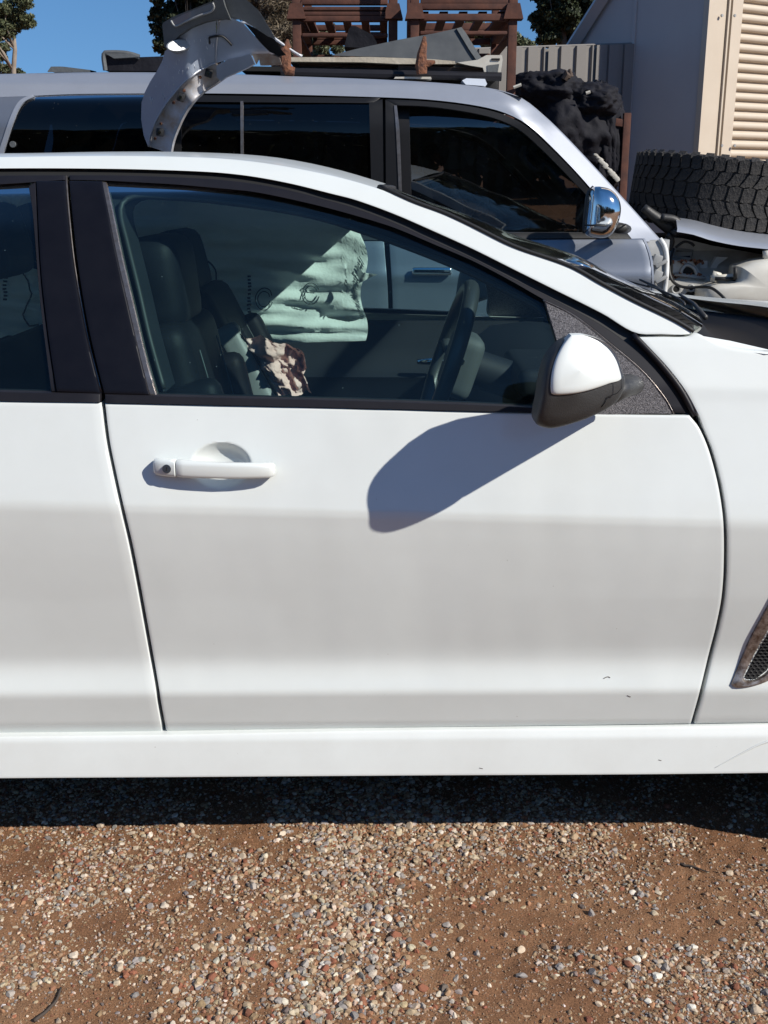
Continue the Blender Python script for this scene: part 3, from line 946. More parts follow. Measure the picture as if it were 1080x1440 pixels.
pillow(CAP, 1.922, 1.888, 1.945, n=96, rings=12, mb=cap, power=9.0, center=(812, 518), back_scale=1.0, dome=lambda x, z: mirror_dome(x, z) - 0.006)
cap.build('mirror_cap', M_WHITE, mh, sharp=50)
sb = MB()
sb.tube([at(p, q, 1.912) for p, q in [(874, 533), (874, 546), (868, 553), (855, 558), (851, 566), (846, 572)]], 0.0009, 5)
sb.build('mirror_seam', M_RUBBER, mh, sharp=None)

# --- door handle
hz = onsurf(311, 655, S_body)
hb = MB()
HX = [(219, 653.5), (224, 653.5), (236, 654), (251, 654.6), (262, 655), (300, 656), (340, 657), (365, 657.3), (378, 657.5), (385, 657.7), (388, 657.8)]
def handle_ring(px, py, half, outy, thick, k=20):
    c = onsurf(px, py, S_body)
    y = c.y - outy
    r = []
    for i in range(k):
        a = 2 * math.pi * i / k
        ca, sa = math.cos(a), math.sin(a)
        r.append(Vector((c.x, y + thick * math.copysign(abs(ca) ** 0.6, ca), c.z + half * math.copysign(abs(sa) ** 0.55, sa))))
    return r
def handle_span(spec):
    rows = [handle_ring(*q) for q in spec]
    mb = MB().grid([r + [r[0]] for r in rows])
    mb.add(rows[0], [tuple(range(len(rows[0])))])
    mb.add(rows[-1], [tuple(reversed(range(len(rows[-1]))))])
    return mb
handle = handle_span([(251.6, 654.5, 0.0155, 0.020, 0.014), (253, 654.5, 0.0168, 0.021, 0.015), (262, 655, 0.0168, 0.023, 0.014), (280, 655.4, 0.0165, 0.028, 0.011), (300, 655.8, 0.0163, 0.030, 0.010), (325, 656.3, 0.0160, 0.031, 0.010),
    (350, 656.8, 0.0156, 0.029, 0.010), (367, 657.2, 0.0150, 0.025, 0.012), (380, 657.5, 0.0144, 0.020, 0.014), (386, 657.7, 0.0120, 0.017, 0.014), (388, 657.8, 0.0075, 0.015, 0.010)]).build('door_handle', M_WHITE, front_door, sharp=50)
handle_span([(217.8, 653.6, 0.0085, 0.008, 0.010), (219, 653.6, 0.0130, 0.010, 0.013), (222, 653.7, 0.0158, 0.012, 0.014), (230, 654, 0.0168, 0.016, 0.014), (242, 654.3, 0.0170, 0.0195, 0.0145), (249.5, 654.4, 0.0169, 0.021, 0.015), (250.7, 654.5, 0.0155, 0.0205, 0.014)]).build('lock_cover', M_WHITE, handle, sharp=50)
M_LOCK = mat('lock_steel', (0.10, 0.14, 0.20), 0.3, metal=0.8)
lc = MB()
c = onsurf(239, 653.5, S_body)
lc.tube([(c.x, c.y - 0.030, c.z), (c.x, c.y - 0.0350, c.z)], 0.0085, 24)
lc.build('lock_cylinder', M_LOCK, handle, sharp=40)
MB().box((c.x, c.y - 0.0353, c.z), (0.0014, 0.0012, 0.0085), Matrix.Rotation(0.2, 3, 'Y')).build('key_slot', M_RUBBER, handle, smooth=False)

# --- fender vent
VO = [(1027.5, 962), (1052, 902), (1080, 850), (1100, 815), (1122, 800), (1134, 812), (1132, 850), (1120, 900), (1102, 935), (1083, 955), (1060, 963.5), (1040, 966.5), (1030, 965.5)]
VI = [(1047, 952), (1062, 922), (1082, 888), (1103, 850), (1118, 835), (1118, 860), (1108, 892), (1092, 920), (1078, 943), (1062, 955), (1050, 955)]
def ringsheet(outer, inner_, n, S, mb, dz=0.0, mid=0.0):
    """a raised rim between two closed outlines"""
    A, B = crv(outer + [outer[0]], n), crv(inner_ + [inner_[0]], n)
    rows = []
    for t, d in ((0, 0.002), (0.04, -0.004), (0.3, -0.0065), (0.75, -0.006 + mid), (1.0, 0.006), (1.0, 0.02)):
        rows.append([onsurf(*(a * (1 - t) + b * t), S) + Vector((0, d, 0)) for a, b in zip(A, B)])
    mb.grid(rows)
    return mb
S_fl = off(S_body, -0.001)
vent = ringsheet(VO, VI, 60, S_fl, MB()).build('fender_vent', M_DIRTYCHROME, front_fender, sharp=35)
sheet(VI, off(S_body, -0.0008), 0.002, g=8).build('vent_backing', M_VOID, front_fender)
hexes = MB()
def inside(p, poly):
    c = False
    for i in range(len(poly)):
        (x1, y1), (x2, y2) = poly[i], poly[i - 1]
        if (y1 > p[1]) != (y2 > p[1]) and p[0] < (x2 - x1) * (p[1] - y1) / (y2 - y1) + x1:
            c = not c
    return c
for a in range(12):
    for b in range(28):
        px, py = 1044 + a * 7.2 + (3.6 if b % 2 else 0), 836 + b * 4.4
        if inside((px, py), VI):
            loop = [onsurf(px + 3.7 * math.cos(t), py + 2.4 * math.sin(t), off(S_body, -0.0030)) for t in [k * math.pi / 3 + math.pi / 6 for k in range(7)]]
            hexes.tube(loop, 0.0006, 5, cap=False)
hexes.build('vent_mesh', M_PLASTIC, front_fender, sharp=None)

# small marks on the paint: a chip, a scratch, a dark nick
M_MARK = mat('chipped_paint', (0.12, 0.10, 0.09), 0.8)
for pts in ([(849, 954), (855, 951.5), (858, 953)], [(882, 978), (887, 980)], [(674, 1080), (679, 1081)], [(926, 1068.6), (930, 1069.6)]):
    mk = MB().tube([onsurf(p, q, S_sill if q > 1030 else S_body) for p, q in crv(pts, 4)], 0.0009, 5)
    mk.build('paint_chip', M_MARK, sill if pts[0][1] > 1030 else front_door, sharp=None)

# --- roof skin, bonnet, boot
def mirror_y(p):
    return Vector((p[0], 2 * YC - p[1], p[2]))
rows = []
ROOFX = [(-500, 238), (-300, 226), (-150, 220), (0, 217.5), (100, 216), (200, 216), (300, 219), (356, 223.5), (411, 231.5), (467, 242.5), (500, 250.5), (534, 258.5)]
ER, EC = crv(C0r[:12], 40), crv(ROOFX, 40)
for i in range(41):
    e = onsurf(ER[i, 0], ER[i, 1] + 0.6, S_body) + Vector((0, 0, -0.001))
    c = at(EC[i, 0], EC[i, 1], YC)
    c.x = e.x + 0.02 * (i / 40)
    f_ = mirror_y(e)
    row = []
    for k in range(25):
        s_ = k / 24
        b = 1 - (2 * s_ - 1) ** 2
        bb = b ** 0.8
        row.append(Vector((e.x + (c.x - e.x) * b, e.y + (f_.y - e.y) * s_, e.z + (c.z - e.z) * bb)))
    rows.append(row)
ROOFROWS = rows
mb = MB().grid(rows)
mb.build('roof_panel', M_WHITE, sedan, sharp=None)
MB().grid([[p + Vector((0, 0, -0.045)) for p in r] for r in rows]).build('roof_lining', M_LINER, sedan, sharp=None)
# windscreen: from the header to the cowl, bulging forward between the pillars
WS = [(534, 262), (556, 272), (583, 284), (625, 299.5), (667, 319), (722, 346), (800, 373.5), (846.7, 399), (891, 422.5), (946.7, 449.5), (975, 466)]
WE = crv(WS, 36)
rows = []
for i in range(37):
    e = onsurf(WE[i, 0], WE[i, 1], S_body) + Vector((0.0, 0.004, -0.002))
    f_ = mirror_y(e)
    t = i / 36
    amp = 0.035 + 0.075 * min(1, 2 * t) + 0.055 * max(0, 2 * t - 1)
    row = []
    for k in range(25):
        s_ = k / 24
        b = 1 - abs(2 * s_ - 1) ** 2.2
        row.append(Vector((e.x + amp * b, e.y + (f_.y - e.y) * s_, e.z - 0.018 * b * t)))
    rows.append(row)
SCREENROWS = rows
MB().grid(rows).build('windscreen', M_SCREEN, sedan, sharp=None)
sb = MB()
sb.tube([onsurf(p, q, off(S_body, -0.0015)) for p, q in crv(sh(WS, 1.0, 0.0), 60)], 0.0042, 8)
sb.build('windscreen_seal', M_RUBBER, sedan, sharp=None)
sb = MB()
sb.tube(rows[0], 0.006, 8)
sb.build('windscreen_header', M_RUBBER, sedan, sharp=None)
# cowl and bonnet
near_c = [onsurf(p, q, S_body) for p, q in [(978, 468), (1004, 480.5), (1030, 488.5), (1058, 492.5), (1090, 496)]]
arcN = [tuple(p) for p in near_c]
cen = (1.09, 3.05, 1.112)
far = [at(1010, 424.5, 3.36), at(938, 419, 3.6)]
hinge = crv(arcN + [(0.98, 2.55, 1.098), cen] + [tuple(mirror_y(Vector(q))) for q in ((0.98, 2.55, 1.098),)] + [tuple(mirror_y(Vector(q))) for q in reversed(arcN)], 60)
base_line = [Vector(SCREENROWS[-1][k]) for k in range(25)]
BL = crv([tuple(p) for p in base_line], 60)
rows = []
for s_ in np.linspace(0, 1, 8):
    rows.append([Vector(BL[i] * (1 - s_) + hinge[i] * s_) - Vector((0, 0, 0.055 * math.sin(math.pi * min(s_ * 1.1, 1)) ** 0.7 + 0.006 + 0.03 * s_)) for i in range(61)])
MB().grid(rows).build('cowl', M_COWL, sedan, sharp=None)
nose = crv([(2.02, 2.40, 0.80), (2.10, 2.7, 0.84), (2.12, 3.05, 0.85), (2.10, 3.40, 0.84), (2.02, 3.70, 0.80)], 60)
rows = []
for s_ in np.linspace(0, 1, 20):
    row = []
    for i in range(61):
        p = Vector(hinge[i] * (1 - s_) + nose[i] * s_)
        p.z += 0.10 * math.sin(math.pi * s_) * (0.08 + 0.92 * math.sin(math.pi * i / 60) ** 1.2)
        if s_ == 0:
            p.z -= 0.004
        row.append(p)
    rows.append(row)
MB().grid(rows).build('bonnet', M_WHITE, sedan, sharp=None)
MB().grid([[p + Vector((0, 0.0, -0.05)) for p in r] for r in rows[1:]]).build('bonnet_liner', M_VOID, sedan, sharp=None)
# wipers lying on the screen's foot
def on_screen(t, s_):
    i, k = t * 36, s_ * 24
    a, b = SCREENROWS[int(min(i, 35))], SCREENROWS[int(min(i, 35)) + 1]
    f = i - int(min(i, 35))
    j = int(min(k, 23)); g = k - j
    return (a[j] * (1 - g) + a[j + 1] * g) * (1 - f) + (b[j] * (1 - g) + b[j + 1] * g) * f + Vector((0.006, 0, 0.010))
for (t0, s0, t1, s1, t2, s2) in ((1.0, 0.16, 0.93, 0.30, 0.90, 0.50), (1.0, 0.52, 0.94, 0.62, 0.92, 0.82)):
    w = MB()
    w.tube([on_screen(t0, s0), on_screen((t0 + t1) / 2, (s0 + s1) / 2) + Vector((0, 0, 0.01)), on_screen(t1, s1) + Vector((0, 0, 0.012))], [0.006, 0.0045, 0.003], 8)
    w.tube([on_screen(t1 + (t2 - t1) * q + 0.02 * math.sin(q * 3.14), s0 + 0.04 + (s2 - s0 - 0.04) * q) for q in np.linspace(0, 1, 9)], 0.0028, 8)
    w.build('wiper', M_PLASTIC, sedan, sharp=None)
# nose and tail, beyond the picture
front = MB()
yb = [(2.02, 2.40), (2.10, 2.7), (2.12, 3.05), (2.10, 3.40), (2.02, 3.70)]
rows = []
for z, dx in ((0.80, 0.0), (0.70, 0.05), (0.55, 0.07), (0.38, 0.05), (0.22, 0.0)):
    rows.append([Vector((1.80, 2.16, z - 0.02)), *[Vector((x + dx, y, z)) for x, y in yb], Vector((1.80, 3.94, z - 0.02))])
front.grid(rows).build('front_bumper', M_WHITE, sedan, sharp=None)
boot = MB()
rows = []
for x, z, w in ((-1.02, 1.42, 0.55), (-1.25, 1.30, 0.60), (-1.70, 1.10, 0.70), (-2.45, 1.06, 0.72), (-2.62, 0.98, 0.70), (-2.66, 0.62, 0.74), (-2.60, 0.30, 0.72)):
    rows.append([Vector((x, YC + w * q, z + 0.03 * (1 - q * q))) for q in np.linspace(-1, 1, 9)])
boot.grid(rows[2:]).build('boot_lid', M_WHITE, sedan, sharp=None)
MB().grid(rows[:3]).build('rear_window', M_SCREEN, sedan, sharp=None)
cp = MB()
A = [(-1.12, 1.43), (-1.24, 1.345), (-1.45, 1.20), (-1.75, 1.09)]
B = [(-1.36, 1.06), (-1.42, 1.05), (-1.55, 1.05), (-1.75, 1.045)]
rows = [[Vector((a[0] * (1 - t) + b[0] * t, S_body(a[0], a[1] * (1 - t) + b[1] * t), a[1] * (1 - t) + b[1] * t)) for t in np.linspace(0, 1, 7)] for a, b in zip(A, B)]
cp.grid(rows).build('rear_pillar', M_WHITE, sedan, sharp=None)
# wheels
def wheel(x, y, side, parent):
    t = MB()
    prof = [(0.225, -0.10), (0.28, -0.115), (0.318, -0.105), (0.333, -0.085), (0.335, 0.0), (0.333, 0.085), (0.318, 0.105), (0.28, 0.115), (0.225, 0.10), (0.225, -0.10)]
    rows = []
    for k in range(49):
        a = 2 * math.pi * k / 48
        rows.append([Vector((x + r_ * math.cos(a), y + w, 0.333 + r_ * math.sin(a))) for r_, w in prof])
    t.grid(rows)
    to = t.build('wheel', M_TYRE, parent, sharp=40)
    rm = MB()
    yy = y - 0.085 * side
    for k in range(5):
        a = 2 * math.pi * k / 5
        d = Vector((math.cos(a), 0, math.sin(a)))
        n_ = Vector((-d.z, 0, d.x))
        c0 = Vector((x, yy, 0.333))
        rm.prism([c0 + d * 0.03 - n_ * 0.035, c0 + d * 0.222 - n_ * 0.028, c0 + d * 0.222 + n_ * 0.028, c0 + d * 0.03 + n_ * 0.035], (0, 0.03 * side, 0))
    rm.tube([(x, yy - 0.004 * side, 0.333), (x, yy + 0.05 * side, 0.333)], 0.045, 20)
    ring_ = [Vector((x + 0.223 * math.cos(q), yy + 0.015 * side, 0.333 + 0.223 * math.sin(q))) for q in np.linspace(0, 2 * math.pi, 41)]
    rm.tube(ring_, 0.012, 8, cap=False)
    rm.build('rim', M_SILVERL, to, sharp=30)
    MB().tube([(x, y + 0.0, 0.333), (x, y + 0.09 * side, 0.333)], 0.20, 30).build('brake_disc', M_VOID, to)
for x in (1.32, -1.60):
    wheel(x, plan(x) + 0.125, 1, sedan)
    wheel(x, 2 * YC - plan(x) - 0.125, -1, sedan)

# --- far side of the car: the same pressings, mirrored
def mirrored(o, parent, name=None, m=None):
    me = o.data.copy()
    co = np.zeros(len(me.vertices) * 3, np.float32)
    me.vertices.foreach_get('co', co)
    co[1::3] = 2 * YC - co[1::3]
    me.vertices.foreach_set('co', co)
    me.flip_normals()
    if m:
        me.materials.clear(); me.materials.append(m)
    c = bpy.data.objects.new(name or o.name.split('.')[0], me)
    COL.objects.link(c)
    adopt(c, parent)
    return c
for o in (front_door, rear_door, front_fender, rear_quarter, sill, rail, gut):
    f_ = mirrored(o, sedan)
    for ch in list(o.children):
        nm = ch.name.split('.')[0]
        if nm in ('window_frame', 'pillar_cover', 'window_pane', 'sail_panel', 'belt_moulding', 'door_mirror', 'fender_vent'):
            mirrored(ch, f_, m=M_GLASSFAR if nm == 'window_pane' else None)
            for g_ in ch.children:
                if g_.name.split('.')[0] in ('mirror_cap', 'mirror_arm'):
                    mirrored(g_, f_)

# --- cabin
def rbox(mb, c, size, tilt=0.0, bevel=0.05, rz=0.0, seg=4):
    return mb.box(c, size, Matrix.Rotation(rz, 3, 'Z') @ Matrix.Rotation(tilt, 3, 'Y'), bevel, seg)
def seat(px, py, y, tilt, hs=1.0):
    """px, py: the middle of the headrest"""
    h0 = at(px, py, y)
    d = Vector((-math.sin(tilt), 0, math.cos(tilt)))
    b0 = h0 - d * 0.40
    back = MB()
    rbox(back, b0 + d * 0.0, (0.13, 0.46, 0.64), tilt * -1, 0.055)
    for s_ in (-1, 1):
        rbox(back, b0 + d * -0.05 + Vector((0.045, 0.205 * s_, 0)), (0.13, 0.085, 0.50), -tilt, 0.04)
    o = back.build('seat', M_LEATHER, sedan, sharp=None)
    hd = MB()
    rbox(hd, h0 + Vector((0.0, 0, 0)), (0.125 * hs, 0.29, 0.21 * hs), -tilt * 0.5, 0.058)
    hd.build('headrest', M_LEATHER, o, sharp=None)
    ps = MB()
    for s_ in (-1, 1):
        ps.tube([b0 + d * 0.28 + Vector((0, 0.06 * s_, 0)), h0 + Vector((0, 0.06 * s_, 0))], 0.007, 8)
    ps.build('headrest_posts', M_CHROME, o, sharp=None)
    cu = MB()
    rbox(cu, b0 + Vector((0.26, 0, -0.34)), (0.52, 0.50, 0.15), 0.12, 0.06)
    cu.build('seat_cushion', M_LEATHER, o, sharp=None)
    st = MB()
    for s_ in (-1, 1):
        st.tube([b0 + d * q + Vector((0.068 + 0.008 * math.sin((q + 0.3) * 5), 0.13 * s_, 0)) for q in np.linspace(-0.25, 0.26, 10)], 0.0018, 5)
    st.build('seat_seam', M_TRIMG, o, sharp=None)
    return o, b0, d
seat_r, sr0, sd = seat(229, 398, 2.60, R(12), 1.05)
seat_l, sl0, sd2 = seat(256, 371, 3.30, R(26), 0.95)
# paler block standing in for the highlight on the far seat's side
gs = MB()
rbox(gs, sl0 + sd2 * 0.02 + Vector((0.075, -0.215, 0.0)), (0.07, 0.07, 0.42), -R(27), 0.025)
gs.build('seat_highlight', M_LEATHERHI, seat_l, sharp=None)
# rear bench
rb = MB()
rbox(rb, (-0.92, YC, 0.80), (0.16, 1.25, 0.52), -R(22), 0.06)
rbox(rb, (-0.75, YC, 0.56), (0.55, 1.25, 0.16), 0.1, 0.06)
rb.build('rear_bench', M_LEATHER, sedan, sharp=None)
hd = MB()
for yy in (2.62, 3.05, 3.48):
    rbox(hd, (-0.90, yy, 1.31), (0.10, 0.27, 0.17), -R(15), 0.045)
hd.build('rear_headrests', M_LEATHER, sedan, sharp=None)
# dashboard, tunnel, far door trim
db = MB()
prof = [(0.30, 0.62), (0.27, 0.80), (0.29, 0.93), (0.36, 0.985), (0.48, 1.00), (0.66, 0.99), (0.82, 0.985), (0.82, 0.55)]
db.prism([Vector((x, 2.34, z)) for x, z in prof], (0, 1.42, 0))
dash = db.build('dashboard', M_TRIM, sedan, sharp=40)
bn = MB()
rbox(bn, (0.40, 2.62, 1.005), (0.20, 0.36, 0.07), 0.0, 0.03)
bn.build('instrument_hood', M_TRIM, dash, sharp=None)
ct = MB()
rbox(ct, (-0.1, YC, 0.55), (1.3, 0.26, 0.36), 0.0, 0.05)
ct.build('centre_console', M_TRIM, sedan, sharp=None)
td = MB()
rows = []
for z, dy_ in ((0.40, 0.12), (0.6, 0.12), (0.74, 0.16), (0.80, 0.185), (0.83, 0.14), (0.90, 0.12), (0.955, 0.10), (0.985, 0.09), (0.985, 0.075)):
    rows.append([Vector((x, 2 * YC - plan(x) - dy_, z)) for x in np.linspace(-1.0, 0.75, 12)])
td.grid(rows)
tdo = td.build('door_trim', M_TRIM, sedan, sharp=60)
MB().grid([[mirror_y(p) for p in r] for r in rows]).build('door_trim', M_TRIM, sedan, sharp=60)
hl = MB()
hh = at(607, 508, 3.80)
hl.tube([hh + Vector((-0.05, -0.012, 0)), hh + Vector((0, -0.018, 0.002)), hh + Vector((0.04, -0.012, 0))], [0.009, 0.012, 0.006], 10)
hl.build('inner_handle', M_CHROME, tdo, sharp=None)
# steering wheel: rim, hub, spokes
sw0 = at(628, 505, 2.62)
ax = Vector((-math.cos(R(18)), 0, math.sin(R(18))))          # towards the driver
e1 = Vector((0, 1, 0))
e2 = ax.cross(e1).normalized()
e2 = e2 if e2.z > 0 else -e2
sw = MB()
sw.tube([sw0 + e1 * 0.176 * math.cos(a) + e2 * 0.176 * math.sin(a) for a in np.linspace(0, 2 * math.pi, 49)], 0.0185, 12, cap=False)
swo = sw.build('steering_wheel', M_RIM, sedan, sharp=None)
hu = MB()
Rm = Matrix((ax, e1, e2)).transposed()
hu.box(sw0 - ax * 0.035, (0.075, 0.17, 0.15), Rm, 0.03, 4)
hu.build('steering_hub', M_TRIMG, swo, sharp=None)
spk = MB()
for a in (0.15, math.pi - 0.15, -math.pi / 2):
    d = e1 * math.cos(a) + e2 * math.sin(a)
    spk.tube([sw0 - ax * 0.02 + d * 0.06, sw0 + d * 0.18], [0.022, 0.016], 8, flat=0.5)
spk.build('steering_spokes', M_TRIMG, swo, sharp=None)
MB().tube([sw0 - ax * 0.06, sw0 - ax * 0.30], 0.045, 16).build('steering_column', M_TRIM, swo)
rv = MB()
rbox(rv, (0.10, 3.0, 1.36), (0.03, 0.24, 0.07), -0.2, 0.014)
rv.build('rear_view_mirror', M_TRIM, sedan, sharp=None)

# curtain airbag hanging down the far side, from the rear seat to the dashboard
def S_bag(x, z):
    return 3.60 + 0.10 * (z - 0.96) + 0.014 * x
bag = MB()
rows = []
NB = 210
for j in range(46):
    v = j / 45
    row = []
    for i in range(NB + 1):
        u = i / NB
        x = -1.75 + u * 1.686
        ztop = 1.425
        zbot = 0.955 - 0.012 * (1 - u) + 0.003 * math.sin(u * 13)
        if u > 0.957:
            ztop = 1.425 - (u - 0.957) / 0.043 * 0.16
        z = ztop + (zbot - ztop) * v
        xx = x + (0.012 * math.sin(v * 9) if u > 0.97 else 0)
        y = S_bag(xx, z)
        fold = mnoise.fractal(Vector((xx * 3.2, z * 17 + xx * 2.2, 3.1)), 1.0, 2.0, 4) * 0.019 + mnoise.noise(Vector((xx * 5, z * 6, 8.7))) * 0.012
        fold += 0.008 * math.sin(z * 130 + 4 * mnoise.noise(Vector((xx * 4, z * 3, 5)))) * (0.3 + 0.7 * v) + 0.009 * math.sin(z * 75 + 6 * mnoise.noise(Vector((xx * 2, z * 2, 1)))) * (0.4 + 0.6 * v)
        puff = -0.012 * math.sin(math.pi * min(max(v, 0), 1)) ** 0.7
        row.append(Vector((xx, y + fold + puff, z)))
    rows.append(row)
BAGROWS = rows
bag.grid(rows)
bago = bag.build('curtain_airbag', M_AIRBAG, sedan, sharp=None)
mk = MB()
def bag_pt(x, z):
    i = min(max(int((x + 1.75) / 1.686 * NB), 0), NB)
    best = min(range(46), key=lambda j: abs(rows[j][i].z - z))
    return rows[best][i] + Vector((0, -0.006, 0))
def bag_px(px, py):
    p = at(px, py, 3.60)
    q = bag_pt(p.x, p.z)
    return Vector((p.x, q.y - 0.001, p.z))
for cx, cy, rr in ((372, 420, 12), (437, 413, 12)):
    for dr in (0, 3.5):
        mk.tube([bag_px(cx + (rr - dr) * math.cos(a), cy + (rr - dr) * 1.25 * math.sin(a)) for a in np.linspace(0.3, 5.9, 26)], 0.0016, 5, cap=False)
for k in range(11):
    y0 = 388 + k * 5.0
    mk.tube([bag_px(349, y0), bag_px(353.5, y0 + random.uniform(-1, 1))], 0.0035, 5)
for k in range(9):
    y0 = 380 + k * 5.0
    mk.tube([bag_px(8, y0), bag_px(13, y0)], 0.0035, 5)
mk.tube([bag_px(p, q) for p, q in crv([(281, 362), (296, 370), (304, 384), (305, 398), (297, 404)], 12)], 0.0028, 5)
mk.tube([bag_px(p, q) for p, q in crv([(32, 378), (44, 396), (46, 420), (36, 440), (44, 456), (58, 455)], 16)], 0.0028, 5)
mk.build('airbag_print', M_INK, bago, sharp=None)
hem = MB()
for k in range(24):
    a, b = rows[12 + k][NB - 3], rows[12 + k][NB - 1]
    hem.tube([a + Vector((0, -0.004, 0)), b + Vector((0, -0.004, 0))], 0.0012, 5)
hem.build('airbag_stitching', M_INK, bago, sharp=None)
tipb = MB()
p0 = [at(500, 372, 3.56), at(512, 384, 3.52), at(531, 386, 3.50), at(505, 398, 3.54)]
tipb.grid([[p0[0].lerp(p0[1], t) * (1 - s_) + p0[3].lerp(p0[2], t) * s_ + Vector((0, 0.012 * math.sin(6 * t + 4 * s_), 0)) for t in np.linspace(0, 1, 8)] for s_ in np.linspace(0, 1, 6)])
tipb.build('airbag_tip', M_AIRBAG, bago, sharp=None)
# burst seat airbag, crumpled over the far seat's side
sa = MB()
T = [(338, 468), (352, 474), (372, 474), (395, 482), (412, 488), (424, 495), (431, 512)]
Bm = [(392, 556), (398, 556), (404, 556), (412, 556), (420, 556), (430, 556), (437, 556)]
G = coons_px(T, Bm, [(338, 468), (352, 496), (376, 530), (392, 556)], [(431, 512), (428, 530), (437, 556)], np.linspace(0, 1, 44), np.linspace(0, 1, 44))
rows2 = []
for j in range(44):
    row = []
    for i in range(44):
        u, v = i / 43, j / 43
        p = at(G[j, i, 0], G[j, i, 1], 3.06)
        p.y += 0.05 * (u - 0.5) ** 2 + mnoise.fractal(Vector((u * 3.3, v * 3.3, 5.5)), 1.0, 2.0, 4) * 0.06 + 0.012 * math.sin(u * 13 + 3 * v)
        p.x += mnoise.noise(Vector((u * 4, v * 4, 2))) * 0.008
        p.z += mnoise.noise(Vector((u * 5, v * 5, 9))) * 0.010
        row.append(p)
    rows2.append(row)
sa.grid(rows2)
sa.build('seat_airbag', M_PINKCLOTH, sedan, sharp=None)

# ------------------------------------------------------------------ silver four-wheel drive behind
DS, YCS = 4.55, 5.48
PROF_S = [(-0.5, 0.1), (0.35, 0.06), (0.5, 0.02), (0.9, 0.0), (1.06, 0.004), (1.09, -0.006), (1.12, 0.010), (1.22, 0.030), (1.25, 0.045), (1.68, 0.048), (1.76, 0.075), (1.83, 0.135), (1.88, 0.24), (1.95, 0.45)]
TSS = smooth_table(PROF_S, 0.008)
def S_suv(x, z):
    return DS + 0.005 * x + float(np.interp(z, ZT, TSS)) if z < 1.7 else DS + 0.005 * x + float(np.interp(z, [p[0] for p in PROF_S], [p[1] for p in PROF_S]))
suv = thing('silver_four_wheel_drive', 'silver four wheel drive with a loaded roof rack, parked behind the white sedan', 'car', (0, YCS, 0))
def sp(name, m, parent, top, bottom, left, right, nu=30, nv=10, d=0.0, thick=0.03, edge=0.004, **k):
    return panel(name, m, parent, top, bottom, left, right, off(S_suv, d), nu, nv, thick, edge, y0=4.6, **k)

RT = [(-420, 116), (-200, 109), (0, 104), (100, 102), (210, 102), (300, 104), (400, 107), (540, 112), (640, 118), (695, 125), (735, 137), (768, 160), (800, 190), (850, 243), (900, 298), (942, 345)]
RB = [(-420, 150), (-200, 142), (0, 137), (100, 132.5), (210, 131.5), (300, 131.5), (400, 133), (540, 137), (600, 140), (660, 147), (705, 157), (740, 174), (772, 202), (815, 246), (858, 297), (890, 338)]
_p1, _p2 = onsurf(740, 174, S_suv, 4.7), onsurf(890, 338, S_suv, 4.6)
_dx, _dz = _p2.x - _p1.x, _p2.z - _p1.z
_ln = math.hypot(_dx, _dz)
def pillar_turn(x, z):
    """the windscreen pillar is turned towards the front of the car"""
    dist = ((x - _p1.x) * -_dz + (z - _p1.z) * _dx) / _ln
    w = min(max((x - _p1.x + 0.12) / 0.2, 0.0), 1.0)
    return max(dist, 0.0) * 0.85 * w
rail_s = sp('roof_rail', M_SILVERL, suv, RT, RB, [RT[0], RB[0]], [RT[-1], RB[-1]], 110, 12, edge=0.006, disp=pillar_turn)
# rear quarter: silver round the black glass
sp('rear_pillar', M_SILVER, suv, [(-100, 138.5), (46, 134.5)], [(-130, 338), (-8, 338)], [(-100, 138.5), (-130, 338)], [(46, 134.5), (30, 140), (20, 156), (8, 192), (0, 225), (-8, 338)], 12, 30)
sp('rear_pillar_lip', M_SILVERL, suv, [(45, 133), (48, 136)], [(-10, 338), (-4, 338)], [(45, 133), (29, 140), (18, 156), (5, 192), (-4, 225), (-10, 338)], [(48, 136), (34, 143), (24, 158), (11, 194), (3, 225), (-4, 338)], 5, 40, d=-0.006)
qw = sp('quarter_window', M_DARKGLASS, suv, [(48, 134.5), (60, 132.5), (150, 132), (246, 132)], [(-7, 336), (246, 336)], [(48, 134.5), (33, 141), (22, 157), (10, 193), (2, 226), (-7, 336)], [(246, 132), (246, 336)], 40, 20, d=0.006, thick=0.004, edge=0.0)
dot = MB()
c = onsurf(18.5, 203, off(S_suv, 0.0))
dot.tube([(c.x, c.y, c.z), (c.x, c.y - 0.008, c.z)], 0.012, 14)
dot.build('window_latch_cap', M_GREYPANEL, qw, sharp=40)
# doors: black window frames
FB = dict(d=0.004, thick=0.04)
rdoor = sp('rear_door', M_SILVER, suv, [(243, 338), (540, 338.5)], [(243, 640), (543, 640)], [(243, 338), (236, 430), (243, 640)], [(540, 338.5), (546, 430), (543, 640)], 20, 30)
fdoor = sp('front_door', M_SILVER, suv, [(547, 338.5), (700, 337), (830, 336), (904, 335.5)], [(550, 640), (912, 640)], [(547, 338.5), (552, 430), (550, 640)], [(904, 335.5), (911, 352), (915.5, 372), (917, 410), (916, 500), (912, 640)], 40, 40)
sp('window_frame', M_FRAMED, rdoor, [(247, 133), (535, 138)], [(247, 143), (525, 145)], [(247, 133), (247, 143)], [(535, 138), (525, 145)], 20, 4, **FB)
sp('window_frame', M_FRAMED, rdoor, [(519, 144), (538, 139)], [(524, 337), (540, 337)], [(519, 144), (524, 337)], [(538, 139), (540, 337)], 5, 20, **FB)
sp('window_frame', M_FRAMED, rdoor, [(243, 132), (256, 133)], [(240, 337), (252, 337)], [(243, 132), (240, 337)], [(256, 133), (252, 337)], 4, 20, **FB)
sp('window_pane', M_DARKGLASS, rdoor, [(250, 141), (522, 144)], [(250, 337), (524, 337)], [(250, 141), (250, 337)], [(522, 144), (524, 337)], 20, 16, d=0.012, thick=0.004, edge=0)
